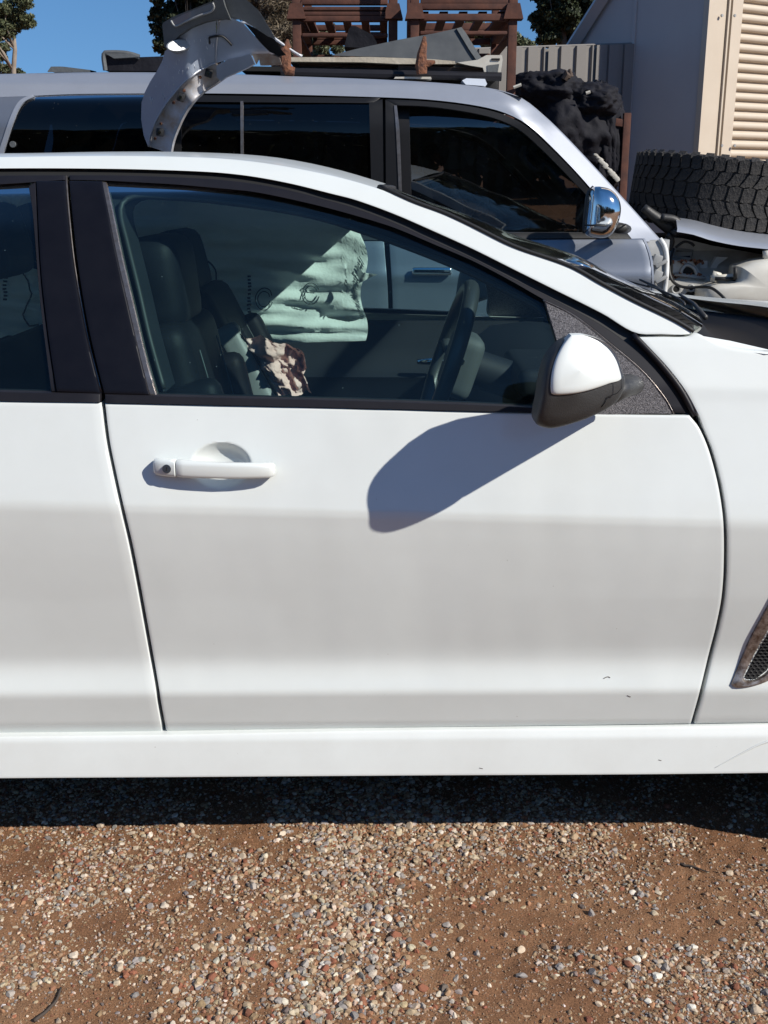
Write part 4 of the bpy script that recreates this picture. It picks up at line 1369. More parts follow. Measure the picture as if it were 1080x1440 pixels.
sp('window_divider', M_DULLCHROME, rdoor, [(338, 142), (342, 142)], [(339, 337), (343, 337)], [(338, 142), (339, 337)], [(342, 142), (343, 337)], 3, 20, d=0.003, edge=0.001)
sp('window_frame', M_FRAMED, fdoor, [(542, 139.5), (600, 142.5), (660, 149.5), (705, 160), (738, 176), (770, 204), (813, 248), (856, 299), (887, 337)], [(556, 148), (600, 149.5), (655, 157), (698, 167), (730, 182), (762, 210), (805, 254), (835, 290), (838, 337)],
    [(542, 139.5), (556, 148)], [(887, 337), (838, 337)], 60, 6, d=0.004, thick=0.10)
sp('window_frame', M_FRAMED, fdoor, [(542, 139.5), (556, 147)], [(543, 337), (567, 337)], [(542, 139.5), (543, 337)], [(556, 147), (561, 210), (567, 337)], 5, 24, d=0.0045, thick=0.10)
sp('window_channel', M_DULLCHROME, fdoor, [(554, 148), (558, 148)], [(563.5, 337), (567.5, 337)], [(554, 148), (557, 185), (563.5, 337)], [(558, 148), (562, 185), (567.5, 337)], 3, 24, d=0.001, edge=0.001)
sp('window_pane', M_SUVGLASS, fdoor, [(555, 146), (600, 148), (655, 155), (698, 165), (730, 180), (765, 208), (808, 252), (838, 288)], [(564, 337), (842, 337)], [(555, 146), (564, 337)], [(838, 288), (842, 337)], 40, 24, d=0.014, thick=0.004, edge=0, disp=lambda x, z: 0.085 * max(0.0, 0.90 - x) - 0.030 * (z - 1.24))
sp('belt_moulding', M_RUBBER, fdoor, [(565, 328), (700, 327), (845, 327)], [(565, 337.5), (700, 336), (845, 335)], [(565, 328), (565, 337.5)], [(845, 327), (845, 335)], 20, 4, d=-0.004, edge=0.003)
sp('belt_moulding', M_RUBBER, rdoor, [(245, 329), (539, 329)], [(245, 337.5), (539, 337.5)], [(245, 329), (245, 337.5)], [(539, 329), (539, 337.5)], 20, 4, d=-0.004, edge=0.003)
sp('centre_pillar', M_FRAMED, suv, [(505, 136), (575, 139)], [(510, 345), (580, 345)], [(505, 136), (510, 345)], [(575, 139), (580, 345)], 5, 12, d=0.055, thick=0.06)
sp('rear_pillar', M_FRAMED, suv, [(225, 134), (262, 134)], [(225, 345), (262, 345)], [(225, 134), (225, 345)], [(262, 134), (262, 345)], 5, 12, d=0.055, thick=0.06)
dh = MB()
c = onsurf(607, 381, S_suv)
dh.box((c.x, c.y - 0.02, c.z), (0.16, 0.022, 0.032), None, 0.010, 3)
dh.build('door_handle', M_CHROME, fdoor, sharp=50)
# bright bead under the front quarter and black mirror triangle
sp('mirror_triangle', M_PLASTIC, fdoor, [(838, 290), (858, 300), (888, 336)], [(842, 336), (888, 336)], [(838, 290), (842, 336)], [(888, 336), (888, 336)], 16, 10, d=0.0, thick=0.03, edge=0.002)
# chrome mirror
smir = MB()
SM = [(842, 262), (834, 263), (828, 272), (825, 295), (823, 315), (823, 329), (830, 333), (846, 335), (857, 331), (866, 318), (871, 302), (871, 287), (865, 273), (855, 265)]
pillow(SM, 4.42, 4.335, 4.50, n=64, rings=10, mb=smir, power=2.7, back_scale=0.92)
smo = smir.build('door_mirror', M_CHROME, fdoor, sharp=60)
st = MB()
for q in range(1):
    O = [onp for onp in [at(822.5, 316.5, 4.36), at(835, 317, 4.337), at(850, 317.5, 4.337), at(866, 316, 4.37), at(880, 315.5, 4.45)]]
    st.tube(O, 0.0035, 6)
st.build('mirror_seam', M_RUBBER, smo, sharp=None)
MB().tube([at(868, 320, 4.46), at(876, 322, 4.56)], 0.035, 12, flat=0.6).build('mirror_arm', M_PLASTIC, smo, sharp=None)
bz = MB()
bz.tube([at(p, q, 4.452) for p, q in crv([(836, 264), (828.5, 273), (825.5, 295), (823.5, 315), (823.5, 328)], 14)], 0.012, 8)
bz.build('mirror_bezel', M_PLASTIC, smo, sharp=None)
# door edge, hinge pillar with two hinges
sp('door_edge', M_SILVERL, fdoor, [(904, 336), (907, 335.5)], [(914, 640), (918, 640)], [(904, 336), (911, 352), (915.5, 372), (917, 410), (916, 500), (914, 640)], [(907, 335.5), (914, 351), (918.5, 371), (920, 410), (919, 500), (918, 640)], 3, 30, d=-0.002, edge=0.002)
hp = sp('hinge_pillar', M_PRIMER, suv, [(893, 338), (942, 337)], [(905, 640), (938, 640)], [(893, 338), (905, 640)], [(942, 337), (941, 350), (939, 380), (938, 420), (938, 640)], 10, 30, d=0.045, thick=0.25)
ed = MB()
ed.tube([onsurf(p, q, off(S_suv, 0.040), 4.6) for p, q in crv([(928, 336), (934, 345), (937.5, 360), (937.5, 385), (935, 410), (935, 440)], 20)], 0.010, 8)
ed.build('pillar_flange', mat('bare_white_metal', (0.62, 0.62, 0.60), 0.5), hp, sharp=None)
hg = MB()
for qy in (366, 388):
    c = onsurf(924, qy, off(S_suv, 0.03), 4.6)
    hg.box((c.x, c.y, c.z), (0.035, 0.03, 0.045), Matrix.Rotation(0.3, 3, 'Y'), 0.006)
    hg.box((c.x + 0.015, c.y - 0.012, c.z - 0.012), (0.05, 0.02, 0.014), Matrix.Rotation(-0.5, 3, 'Y'), 0.003)
hg.build('door_hinges', M_PRIMER, hp)
# lower body, wheels: mostly hidden
sp('rear_quarter', M_SILVER, suv, [(-320, 339), (238, 338)], [(-320, 560), (228, 640)], [(-320, 339), (-320, 560)], [(238, 338), (231, 430), (228, 640)], 20, 20)
low = MB()
low.box((-0.1, YCS, 0.62), (4.1, 1.55, 0.42))
low.box((-0.55, YCS, 0.95), (2.75, 1.70, 0.50))
low.build('chassis', M_VOID, suv, smooth=False)
def suv_wheel(x, y, s_):
    t = MB()
    prof = [(0.22, -0.12), (0.30, -0.135), (0.355, -0.125), (0.38, -0.09), (0.38, 0.09), (0.355, 0.125), (0.30, 0.135), (0.22, 0.12), (0.22, -0.12)]
    t.grid([[Vector((x + r_ * math.cos(a), y + w, 0.38 + r_ * math.sin(a))) for r_, w in prof] for a in np.linspace(0, 2 * math.pi, 41)])
    o = t.build('wheel', M_TYRE, suv)
    MB().tube([(x, y - 0.09 * s_, 0.38), (x, y + 0.09 * s_, 0.38)], 0.215, 24).build('rim', M_SILVER, o)
for x in (-1.45, 1.30):
    suv_wheel(x, DS + 0.17, 1)
    suv_wheel(x, 2 * YCS - DS - 0.17, -1)
# roof, inside faces, far side
rows = []
RC = crv(RT[:11], 40)
for i in range(41):
    e = onsurf(RC[i, 0], RC[i, 1] + 0.8, S_suv, 4.8)
    f_ = Vector((e.x, 2 * YCS - e.y, e.z))
    rows.append([e.lerp(f_, s_) + Vector((0, 0, 0.045 * (1 - (2 * s_ - 1) ** 2))) for s_ in np.linspace(0, 1, 13)])
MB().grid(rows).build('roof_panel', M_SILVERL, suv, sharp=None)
MB().grid([[p + Vector((0, 0, -0.06)) for p in r] for r in rows]).build('roof_lining', M_TRIMG, suv, sharp=None)
rw = crv([tuple(onsurf(p, q, S_suv, 4.8) + Vector((-0.01, pillar_turn(onsurf(p, q, S_suv, 4.8).x, onsurf(p, q, S_suv, 4.8).z) + 0.004, -0.012))) for p, q in RT[10:]], 14)
MB().grid([[Vector(p).lerp(Vector((p[0], 2 * YCS - p[1], p[2])), s_) + Vector((0.12 * (1 - (2 * s_ - 1) ** 2), 0, 0)) for s_ in np.linspace(0, 1, 11)] for p in rw]).build('windscreen', M_SUVGLASS, suv, sharp=None)
def mirrored_s(o, parent, m=None):
    me = o.data.copy()
    co = np.zeros(len(me.vertices) * 3, np.float32)
    me.vertices.foreach_get('co', co)
    co[1::3] = 2 * YCS - co[1::3]
    me.vertices.foreach_set('co', co)
    me.flip_normals()
    if m:
        me.materials.clear(); me.materials.append(m)
    c = bpy.data.objects.new(o.name.split('.')[0], me)
    COL.objects.link(c)
    adopt(c, parent)
    return c
for o in list(suv.children):
    if o.name.split('.')[0] in ('roof_rail', 'rear_pillar', 'quarter_window', 'rear_door', 'front_door', 'rear_quarter', 'hinge_pillar'):
        f_ = mirrored_s(o, suv)
        for ch in list(o.children):
            if ch.name.split('.')[0] in ('window_frame', 'window_pane', 'door_mirror', 'mirror_triangle'):
                mirrored_s(ch, f_, M_DARKGLASS if ch.name.startswith('window_pane') else None)
tail = MB()
a_, b_ = onsurf(-100, 140, S_suv, 4.8), onsurf(-130, 338, S_suv, 4.6)
pts = [(a_.x - 0.02, a_.y, a_.z), (b_.x - 0.08, b_.y, b_.z), (b_.x - 0.10, DS + 0.06, 0.5)]
tail.grid([[Vector(p), Vector((p[0] - 0.05, YCS, p[2])), Vector((p[0], 2 * YCS - p[1], p[2]))] for p in pts]).build('tailgate', M_SILVER, suv)
# cabin bits seen through the front window: far pillar trim, grab handle, seats, wheel, dash
pt = MB()
pt.tube([at(733, 193, 6.12), at(760, 225, 6.10), at(800, 275, 6.05)], [0.035, 0.04, 0.045], 8, flat=0.5)
pt.tube([at(728, 196, 6.12), at(726, 230, 6.2)], [0.04, 0.06], 8, flat=0.5)
pt.build('pillar_trim', M_CREAM, suv, sharp=None)
gh = MB()
gh.tube([at(p, q, 6.02) for p, q in crv([(737, 205), (734, 220), (742, 232), (755, 241), (762, 237), (760, 230)], 14)], 0.016, 8)
gh.build('grab_handle', M_CREAM, suv, sharp=None)
for (px, yy) in ((600, 5.02), (640, 5.95)):
    s_ = MB()
    c = at(px, 345, yy)
    rbox(s_, c, (0.16, 0.48, 0.62), -R(16), 0.06)
    so = s_.build('seat', M_TRIM, suv, sharp=None)
    h_ = MB()
    rbox(h_, c + Vector((-0.13, 0, 0.42)), (0.10, 0.26, 0.17), -R(10), 0.045)
    h_.build('headrest', M_TRIM, so, sharp=None)
ds = MB()
rbox(ds, at(818, 344, 5.48), (0.36, 1.40, 0.26), 0.0, 0.06)
ds.build('dashboard', M_TRIM, suv, sharp=None)
sw_ = MB()
c = at(790, 322, 5.03)
a1 = Vector((-math.cos(R(35)), 0, math.sin(R(35))))
e2_ = a1.cross(Vector((0, 1, 0))).normalized()
sw_.tube([c + Vector((0, 1, 0)) * 0.19 * math.cos(a) + e2_ * 0.19 * math.sin(a) for a in np.linspace(0, 2 * math.pi, 33)], 0.016, 8, cap=False)
sw_.build('steering_wheel', M_TRIM, suv, sharp=None)

# open front: bonnet sheet, inner guard with its holes, washer bottle, hose
def S_ig(x, z):
    return 4.80 + 0.02 * math.sin(x * 14)
def S_bt(x, z):
    return 4.78
bon = MB()
BT0 = [(946, 308), (985, 310), (1040, 320), (1100, 331), (1250, 358), (1400, 390)]
BT1 = [(952, 326), (975, 330), (1000, 338), (1040, 346), (1100, 353), (1250, 380), (1400, 412)]
A, B = crv(BT0, 40), crv(BT1, 40)
rows = []
for i in range(41):
    far_ = at(A[i, 0], A[i, 1] - 2, 5.3)
    n0 = at(B[i, 0], B[i, 1] - 9, 4.72)
    near_ = at(B[i, 0], B[i, 1], 4.685)
    und = near_ + Vector((0, 0.06, 0.005))
    e = Vector((far_.x, 6.25, far_.z))
    rows.append([und, near_, near_.lerp(n0, 0.5) + Vector((0, -0.006, 0)), n0, n0.lerp(far_, 0.15) + Vector((0, 0, 0.012)), n0.lerp(far_, 0.5) + Vector((0, 0, 0.016)), far_, far_.lerp(e, 0.5) + Vector((0, 0, 0.02)), e])
bon.grid(rows)
bonnet_s = bon.build('bonnet', M_SILVERL, suv, sharp=50)
ig = MB()
HOLE = [(950, 350), (974, 353), (971, 364), (947, 361)]
M_GUARD = mat('inner_guard_paint', (0.50, 0.50, 0.475), 0.55, var=(0.36, 0.345, 0.31), vscale=13, vamt=0.45)
S_g2 = lambda x, z: 4.90 + 0.12 * max(0.0, min(1.0, (z - 1.08) / 0.08))
guard = sheet([(938, 334), (960, 335), (1000, 345), (1050, 354), (1120, 366), (1300, 395), (1300, 520), (934, 520), (934, 432), (935, 400), (938, 366)], S_g2, 0.03, g=12, y0=4.9).build('inner_guard', M_GUARD, suv)
sheet(HOLE, off(S_g2, -0.004), 0.002, g=9, y0=4.9).build('vent_opening', M_VOID, guard)
fr_ = MB()
fr_.tube([onsurf(p, q, off(S_g2, -0.006), 4.9) for p, q in HOLE + [HOLE[0]]], 0.007, 6)
fr_.build('vent_rim', M_PRIMER, guard)
# strut tower shelf with an arched mouth, drain hole, seams
S_g3 = lambda x, z: 4.84
tw_ = sheet([(938, 392), (946, 388), (947, 366), (975, 368), (985, 384), (1000, 393), (1000, 407), (937, 405)], S_g3, 0.06, g=9, y0=4.85).build('strut_tower', M_GUARD, suv)
sheet([(958, 386), (960, 379), (965, 374), (971, 375), (976, 380), (979, 386)], off(S_g3, -0.003), 0.002, g=8, y0=4.85).build('strut_opening', M_VOID, tw_)
ar = MB()
ar.tube([onsurf(p, q, off(S_g3, -0.006), 4.85) for p, q in crv([(957, 387), (959, 379), (964.5, 373), (971.5, 374), (977, 379), (980, 387)], 16)], 0.008, 6)
ar.tube([onsurf(p, q, off(S_g3, -0.006), 4.85) for p, q in [(948, 386), (992, 391)]], 0.010, 6)
ar.build('strut_rim', M_PRIMER, tw_, sharp=None)
rs = MB()
rng_r = random.Random(3)
for k in range(26):
    px, py = rng_r.uniform(944, 992), rng_r.choice([rng_r.uniform(384, 391), rng_r.uniform(366, 371)])
    c = onsurf(px, py, off(S_g3, -0.010), 4.85)
    rs.box(c, (rng_r.uniform(0.006, 0.022), 0.006, rng_r.uniform(0.004, 0.012)), Matrix.Rotation(rng_r.random() * 3, 3, 'Y'))
rs.build('rust_flakes', M_RUSTL, tw_, smooth=False)
S_g4 = lambda x, z: 4.80
ld = sheet([(940, 394), (985, 396), (1002, 398), (1010, 408), (1040, 430), (1040, 450), (934, 450), (936, 408)], S_g4, 0.05, g=10, y0=4.8).build('guard_ledge', M_GUARD, suv)
hl_ = MB()
c = onsurf(950.5, 406.5, off(S_g4, -0.003), 4.8)
hl_.tube([(c.x, c.y, c.z), (c.x, c.y - 0.002, c.z)], 0.016, 18)
hl_.build('drain_hole', M_VOID, ld)
hr = MB()
hr.tube([c + Vector((0.018 * math.cos(a), -0.003, 0.018 * math.sin(a))) for a in np.linspace(0, 6.283, 22)], 0.005, 6, cap=False)
c2 = onsurf(971.5, 405, off(S_g4, -0.004), 4.8)
hr.tube([c2 + Vector((0.013 * math.cos(a), -0.004, 0.013 * math.sin(a))) for a in np.linspace(0, 6.283, 22)], 0.005, 6, cap=False)
hr.build('hole_rim', M_PRIMER, ld, sharp=None)
MB().tube([c2, c2 - Vector((0, 0.008, 0))], 0.010, 14).build('grommet', M_VOID, ld)
dk = MB()
sheet([(958, 421), (966, 411), (976, 410), (984, 420), (984, 440), (955, 440)], off(S_g4, -0.004), 0.003, g=9, y0=4.8, mb=dk).build('guard_gap', M_VOID, ld)
# gusset and struts on the far inner guard
gs_ = MB()
S_g5 = lambda x, z: 4.93
sheet([(994, 384), (1008, 361), (1024, 362), (1010, 372), (1000, 392)], S_g5, 0.03, g=9, y0=4.93, mb=gs_)
sheet([(985, 366), (995, 367), (995, 392), (985, 388)], S_g5, 0.03, g=9, y0=4.93, mb=gs_)
gs_.build('gusset', mat('pale_undercoat', (0.55, 0.56, 0.55), 0.5), suv)
# under-bonnet far wall (dark gap below the bonnet)
MB().box((1.97, 5.62, 0.985), (1.25, 0.9, 0.45)).build('engine_bay', M_VOID, suv, smooth=False)
# washer bottle
wb = MB()
M_BOTTLE = mat('milky_plastic', (0.66, 0.64, 0.57), 0.45, var=(0.55, 0.52, 0.45), vscale=8)
WB = [(1036, 374), (1058, 366), (1085, 363), (1150, 372), (1160, 420), (1110, 434), (1060, 433), (1010, 428), (985, 424), (986, 408), (1003, 399), (1030, 394)]
pillow(WB, 4.72, 4.62, 4.82, n=64, rings=8, mb=wb, power=4.0, center=(1070, 402), back_scale=1.0)
wbo = wb.build('washer_bottle', M_BOTTLE, suv, sharp=None)
nk = MB()
nk.tube([at(1079, 364, 4.70), at(1078, 352, 4.70)], 0.018, 10)
nk.tube([at(1003, 396, 4.73), at(1006, 384, 4.73), at(1012, 388, 4.73)], 0.014, 8)
nk.tube([at(1000, 390, 4.73), at(1034, 388, 4.72)], 0.020, 8, flat=0.5)
nk.build('bottle_neck', M_BOTTLE, wbo, sharp=None)
bk = MB()
bk.tube([at(1006, 392, 4.68), at(1034, 392.5, 4.68)], 0.008, 8)
bk.tube([at(1034, 376, 4.66), at(1034, 393, 4.66)], 0.008, 8)
bk.build('bottle_bracket', M_RUBBER, wbo, sharp=None)
hs = MB()
hs.tube([at(p, q, yy) for p, q, yy in crv([(947, 350, 4.84), (943, 365, 4.80), (941, 380, 4.76), (945, 394, 4.74), (955, 402, 4.72), (970, 404.5, 4.70), (985, 403.5, 4.68), (1000, 405, 4.62), (1013, 414, 4.58), (1023, 425, 4.56), (1026, 432, 4.56)], 60)], 0.0062, 8)
hs.tube([at(p, q, 4.86) for p, q in crv([(950, 348), (962, 340), (972, 342), (976, 346)], 12)], 0.006, 6)
hs.build('hose', M_HOSE, suv, sharp=None)
# black scuttle bits at the foot of the windscreen
sc = MB()
sc.tube([at(p, q, 4.95) for p, q in crv([(905, 292), (925, 308), (946, 322)], 10)], [0.018 + 0.0015 * k for k in range(11)], 8)
sc.tube([at(p, q, 4.90) for p, q in crv([(930, 306), (950, 310), (955, 322), (945, 330)], 12)], 0.018, 8)
sc.tube([at(p, q, 4.88) for p, q in crv([(938, 330), (945, 338), (941, 352)], 8)], 0.012, 8)
sc.build('scuttle_panel', M_PLASTIC, suv, sharp=None)
gm = MB()
for k in range(10):
    t = k / 9
    c = at(838 + 30 * t, 218 + 34 * t, 4.80)
    gm.box(c, (0.022, 0.02, 0.010 + 0.012 * rng_r.random()), Matrix.Rotation(rng_r.random(), 3, 'Y'), 0.008)
gm.build('windscreen_sealant', M_CREAM, suv)

# ------------------------------------------------------------------ tyre lying on the bonnet
TC = at(1016, 273, 5.34)
tyre = thing('tyre', 'big all-terrain tyre lying flat on the bonnet of the silver four wheel drive', 'tyre', TC)
TA = Vector((0.105, -0.02, 1.0)).normalized()
T1 = Vector((0, 1, 0)).cross(TA).normalized()
T2 = TA.cross(T1)
RT_, WT_ = 0.405, 0.150
prof = [(0.225, -0.115), (0.25, -0.140), (0.33, -0.154), (0.378, -0.149), (0.402, -0.130), (0.408, -0.10), (0.410, 0.0), (0.408, 0.10), (0.402, 0.130), (0.378, 0.149), (0.33, 0.154), (0.25, 0.140), (0.225, 0.115), (0.215, 0.0), (0.225, -0.115)]
def tp(r_, h, a):
    return TC + (T1 * math.cos(a) + T2 * math.sin(a)) * r_ + TA * h
MB().grid([[tp(r_, h, a) for r_, h in prof] for a in np.linspace(0, 2 * math.pi, 73)]).build('carcass', M_TYRE, tyre, sharp=45)
# rows of tread blocks, each an object; alike blocks share their mesh
rowspec = [(0.116, 0.052, 52, 0.0, 0.00), (0.060, 0.050, 46, 0.55, 0.20), (0.0, 0.058, 44, 0.12, -0.22), (-0.060, 0.050, 46, -0.55, 0.45), (-0.116, 0.052, 52, 0.0, 0.5)]
for h0, wd, nb, skew, ph in rowspec:
    L = 2 * math.pi * 0.411 / nb * 0.84
    me = None
    for k in range(nb):
        a = 2 * math.pi * (k + ph) / nb
        rad = T1 * math.cos(a) + T2 * math.sin(a)
        tan = -T1 * math.sin(a) + T2 * math.cos(a)
        Mx = Matrix((tan, TA, rad)).transposed().to_4x4()
        Mx.translation = TC + rad * 0.411 + TA * h0
        if me is None:
            mb = MB()
            sk = skew * wd * 0.5
            hb_ = 0.016
            out = [(-L / 2 - sk, -wd / 2), (-L * 0.1 - sk, -wd / 2 - 0.004), (L / 2 - sk, -wd / 2 + 0.003), (L / 2 + sk * 0.4, 0.002), (L / 2 + sk, wd / 2), (0.1 * L + sk, wd / 2 + 0.004), (-L / 2 + sk, wd / 2 - 0.003), (-L / 2 + sk * 0.2, -0.003)]
            mb.prism([Vector((x, y, -0.006)) for x, y in out], (0, 0, 0.013))
            # a sipe across the block
            o = mb.build('tread_block', M_TYRE, None, smooth=False)
            me = o.data
        else:
            o = bpy.data.objects.new('tread_block', me)
            COL.objects.link(o)
        adopt(o, tyre)
        o.matrix_basis = Mx
# shoulder lugs on the upper sidewall, joined
lug = MB()
for k in range(38):
    a = 2 * math.pi * (k + 0.5) / 38
    for s_ in (1, -1):
        P0 = [tp(0.411, 0.128 * s_, a - 0.05), tp(0.411, 0.128 * s_, a + 0.05), tp(0.380, 0.154 * s_, a + 0.045), tp(0.380, 0.154 * s_, a - 0.045)]
        lug.prism(P0, TA * 0.006 * s_)
setting(lug.build('shoulder_lugs', M_TYRE, tyre, smooth=False), 'stuff')

# ------------------------------------------------------------------ roof load
# black steel rack carried on the roof, with two rusted uprights
rack = thing('roof_rack', 'black roof rack with rusty upright brackets on the silver four wheel drive', 'roof rack', at(560, 100, 5.3))
for yy in (4.98, 5.98):
    rk = MB()
    a, b = at(395, 101.5, 4.98), at(705, 108, 4.98)
    rk.tube([Vector((a.x, yy, a.z)), Vector((b.x, yy, b.z))], 0.018, 10)
    rk.build('side_rail', M_FRAME, rack)
for px in (402, 500, 596, 690):
    rk = MB()
    a = at(px, 101, 4.98)
    rk.box((a.x, 5.55, a.z + 0.0), (0.04, 0.95, 0.03), None, 0.004)
    rk.build('cross_bar', M_FRAME, rack)
for px in (405, 592, 695):
    a = at(px, 106, 5.0)
    for yy in (5.10, 5.90):
        MB().box((a.x, yy, a.z - 0.02), (0.05, 0.04, 0.08), None, 0.006).build('foot', M_RUBBER, rack)
# dark sheet standing in for the shadow under the load
sd_ = MB()
a, b = at(340, 97, 5.05), at(690, 103, 5.05)
sd_.box(((a.x + b.x) / 2, 5.5, (a.z + b.z) / 2), (b.x - a.x, 0.95, 0.018), Matrix.Rotation(math.atan2(a.z - b.z, b.x - a.x), 3, 'Y'))
sd_.build('load_shadow', M_VOID, rack, smooth=False)
for P_ in ([(399, 102), (397.5, 80), (402, 68), (405, 56)], ):
    br = MB()
    br.tube([at(p, q, 4.86) for p, q in [(404, 55), (404, 64), (401, 72), (401, 90), (405, 99), (414, 101)]], [0.004, 0.016, 0.026, 0.024, 0.022, 0.017], 9, flat=0.7)
    br.build('upright_bracket', M_RUSTL, rack, sharp=30)
br = MB()
br.tube([at(p, q, 4.90) for p, q in [(597, 51), (596, 62), (593, 76), (592, 92), (593, 104)]], [0.006, 0.014, 0.020, 0.026, 0.022], 9, flat=0.7)
br.tube([at(p, q, 4.90) for p, q in [(592, 92), (602, 89), (612, 87)]], [0.016, 0.014, 0.006], 8)
br.build('upright_bracket', M_RUSTL, rack, sharp=30)

def slab(name, m, label, cat, outline, y0, y1, g=12, thick=None, group=None, tilt=0.0):
    """a load piece: the outline at distance y0, running back to y1"""
    mb = MB()
    loop = [at(p, q, y0) for p, q in outline]
    mb.prism(loop, (0, y1 - y0, tilt))
    o = mb.build(name, m, smooth=False)
    return tag(o, label, cat, group)
slab('timber_plank', M_WOOD, 'long cream painted board lying along the roof load between the rusty brackets', 'plank', [(407, 80.5), (520, 80), (605, 83), (640, 86), (640, 90), (560, 90), (512, 87.5), (407, 86.5)], 5.00, 5.22)
slab('timber_beam', M_DARKWOOD, 'dark brown timber beam at the bottom of the roof load behind the right rusty bracket', 'beam', [(560, 92), (681, 95.5), (681, 107), (560, 103)], 5.02, 5.14)
slab('timber_batten', M_DARKWOOD, 'thin dark batten under the cream board on the roof rack', 'batten', [(420, 89), (556, 93), (556, 98), (420, 94)], 5.06, 5.16)
# big dusty panel, bent at its right edge
def S_dp(x, z):
    return 5.10 + 0.5 * max(0.0, z - 1.93)
dp = sheet([(466, 78), (500, 69), (560, 56), (610, 47), (642, 40), (648, 38.5), (654, 46), (668, 69), (678, 83), (668, 88), (640, 88), (600, 84), (540, 80)], S_dp, 0.012, g=12, y0=5.1)
dpo = dp.build('body_panel', M_DARKPANEL, sharp=30)
tag(dpo, 'dusty dark grey wedge-shaped panel leaning on top of the roof rack load', 'car panel')
lp = MB()
sheet([(642, 40), (649, 38), (655, 46), (669, 69), (679, 84), (671, 86), (660, 70), (648, 50)], lambda x, z: S_dp(x, z) - 0.012, 0.02, g=8, y0=5.1, mb=lp)
lp.build('folded_edge', M_GREYPANEL, dpo)
mbx = MB()
mbx.prism([at(p, q, 5.42) for p, q in [(484, 66), (490, 42), (494, 36.5), (500, 36.5), (524, 49), (530, 60), (527, 68)]], (0, 0.22, 0.0))
bm_o = mbx.build('plastic_duct', M_BLACKBAG, smooth=False)
tag(bm_o, 'small black tapered plastic bin standing behind the grey wedge panel', 'bin')
# off-white plastic trim with a slot, and a pale block put in as glare
wb_ = MB()
wb_.prism([at(p, q, 4.98) for p, q in [(643, 88), (672, 84), (684, 77.5), (706, 77.5), (707, 84), (703, 110), (684, 110), (679, 95), (660, 92)]], (0, 0.34, 0.02))
tag_o = wb_.build('plastic_trim', M_CREAM, smooth=False)
tag(tag_o, 'off-white plastic trim piece sticking out at the right end of the roof load', 'trim')
MB().box(at(697, 83.5, 4.977), (0.035, 0.004, 0.008)).build('slot', M_VOID, tag_o, smooth=False)
sheet([(685, 92), (702, 90), (699, 108), (686, 108)], lambda x, z: 4.977, 0.002, g=9, y0=4.98).build('end_recess', M_GREYPANEL, tag_o)
slab('roof_glare', M_GLARE, 'pale block standing in for light blue glare on the roof edge under the off-white trim', 'glare', [(650, 113), (656, 110), (682, 111), (685, 118), (683, 121), (655, 119)], 4.90, 5.05)
slab('pale_strip', M_CREAM, 'thin pale strip lying flat on the roof between the rack bracket and the glare', 'strip', [(556, 108), (606, 108), (607, 111), (554, 110.5)], 4.92, 5.0)
# left: black trim with grey top edge, and a grey scoop
bt = MB()
bt.prism([at(p, q, 5.05) for p, q in [(146, 75), (150, 74), (160, 80), (190, 80.5), (232, 79), (236, 100), (149, 99.5)]], (0, 0.35, 0.0))
bto = bt.build('door_trim', M_BLACKBAG, smooth=False)
tag(bto, 'black trim panel with a grey lip lying on the roof left of the cut silver panel', 'trim')
lp = MB()
lp.tube([at(p, q, 5.04) for p, q in crv([(148, 99), (146, 75.5), (152, 74), (175, 74.5), (187, 77), (196, 80)], 20)], 0.010, 8)
lp.prism([at(p, q, 5.03) for p, q in [(148, 75), (184, 75), (196, 80), (160, 82)]], (0, 0.10, 0))
lp.build('grey_lip', M_GREYPANEL, bto, sharp=30)
sc_ = MB()
rows = []
for t in np.linspace(0, 1, 14):
    px = 67 + 60 * t
    top = 100 - 6.5 * min(t / 0.08, 1) ** 0.5 * (1 - 0.75 * max(0, t - 0.35) / 0.65)
    a, b = at(px, top, 5.0), at(px, 101.5, 5.0)
    rows.append([b, a, a + Vector((0, 0.10, 0.004)), b + Vector((0, 0.13, 0))])
sc_.grid(rows)
tag(sc_.build('roof_scoop', M_GREYPANEL), 'low grey plastic scoop lying at the left end of the silver car roof', 'scoop')

# ------------------------------------------------------------------ cut silver rear quarter hung over the roof edge
def S_cut(x, z):
    """the sheet faces back along the car on its left part and leans out at the top on its right part"""
    x0 = -0.70
    z_ = min(max(z, 1.5), 2.3)
    left = 4.375 - 0.50 * (x - x0) - 0.22 * (z_ - 1.95)
    right = 4.40 - 0.12 * (x - x0) - 0.66 * (z_ - 1.95)
    t = min(max((x - x0 + 0.03) / 0.06, 0.0), 1.0)
    t = t * t * (3 - 2 * t)
    return left * (1 - t) + right * t
cut = thing('cut_quarter_panel', 'cut silver rear quarter panel hung over the roof edge, wheel arch down', 'car panel', at(260, 120, 4.55))
SK = [(238, 67), (232, 72), (228, 86), (220, 101), (211, 115), (203.5, 130), (199, 145), (198.5, 168), (202, 190), (208, 204), (214, 215), (209, 203), (213, 186), (219, 171), (231, 150), (243, 134), (256, 119), (268, 108.5), (281, 99), (304, 87.5), (304, 26), (290, 30), (270, 38), (252, 50)]
SK = [(238, 67), (232, 72), (228, 86), (220, 101), (211, 115), (203.5, 130), (199, 145), (198.5, 168), (202, 190), (207, 203), (209, 205), (213, 186), (219, 171), (231, 150), (243, 134), (256, 119), (268, 108.5), (281, 99), (303, 88), (303.5, 27), (290, 30), (270, 38), (252, 50)]
skin = sheet(SK, S_cut, 0.006, g=7, y0=4.55).build('outer_skin', M_CUT, cut, sharp=50)
SK2 = [(305, 27), (309, 26), (325, 25), (342, 33), (354, 46), (366, 60), (379, 73), (386, 76), (360, 77), (340, 80), (320, 84), (305, 88)]
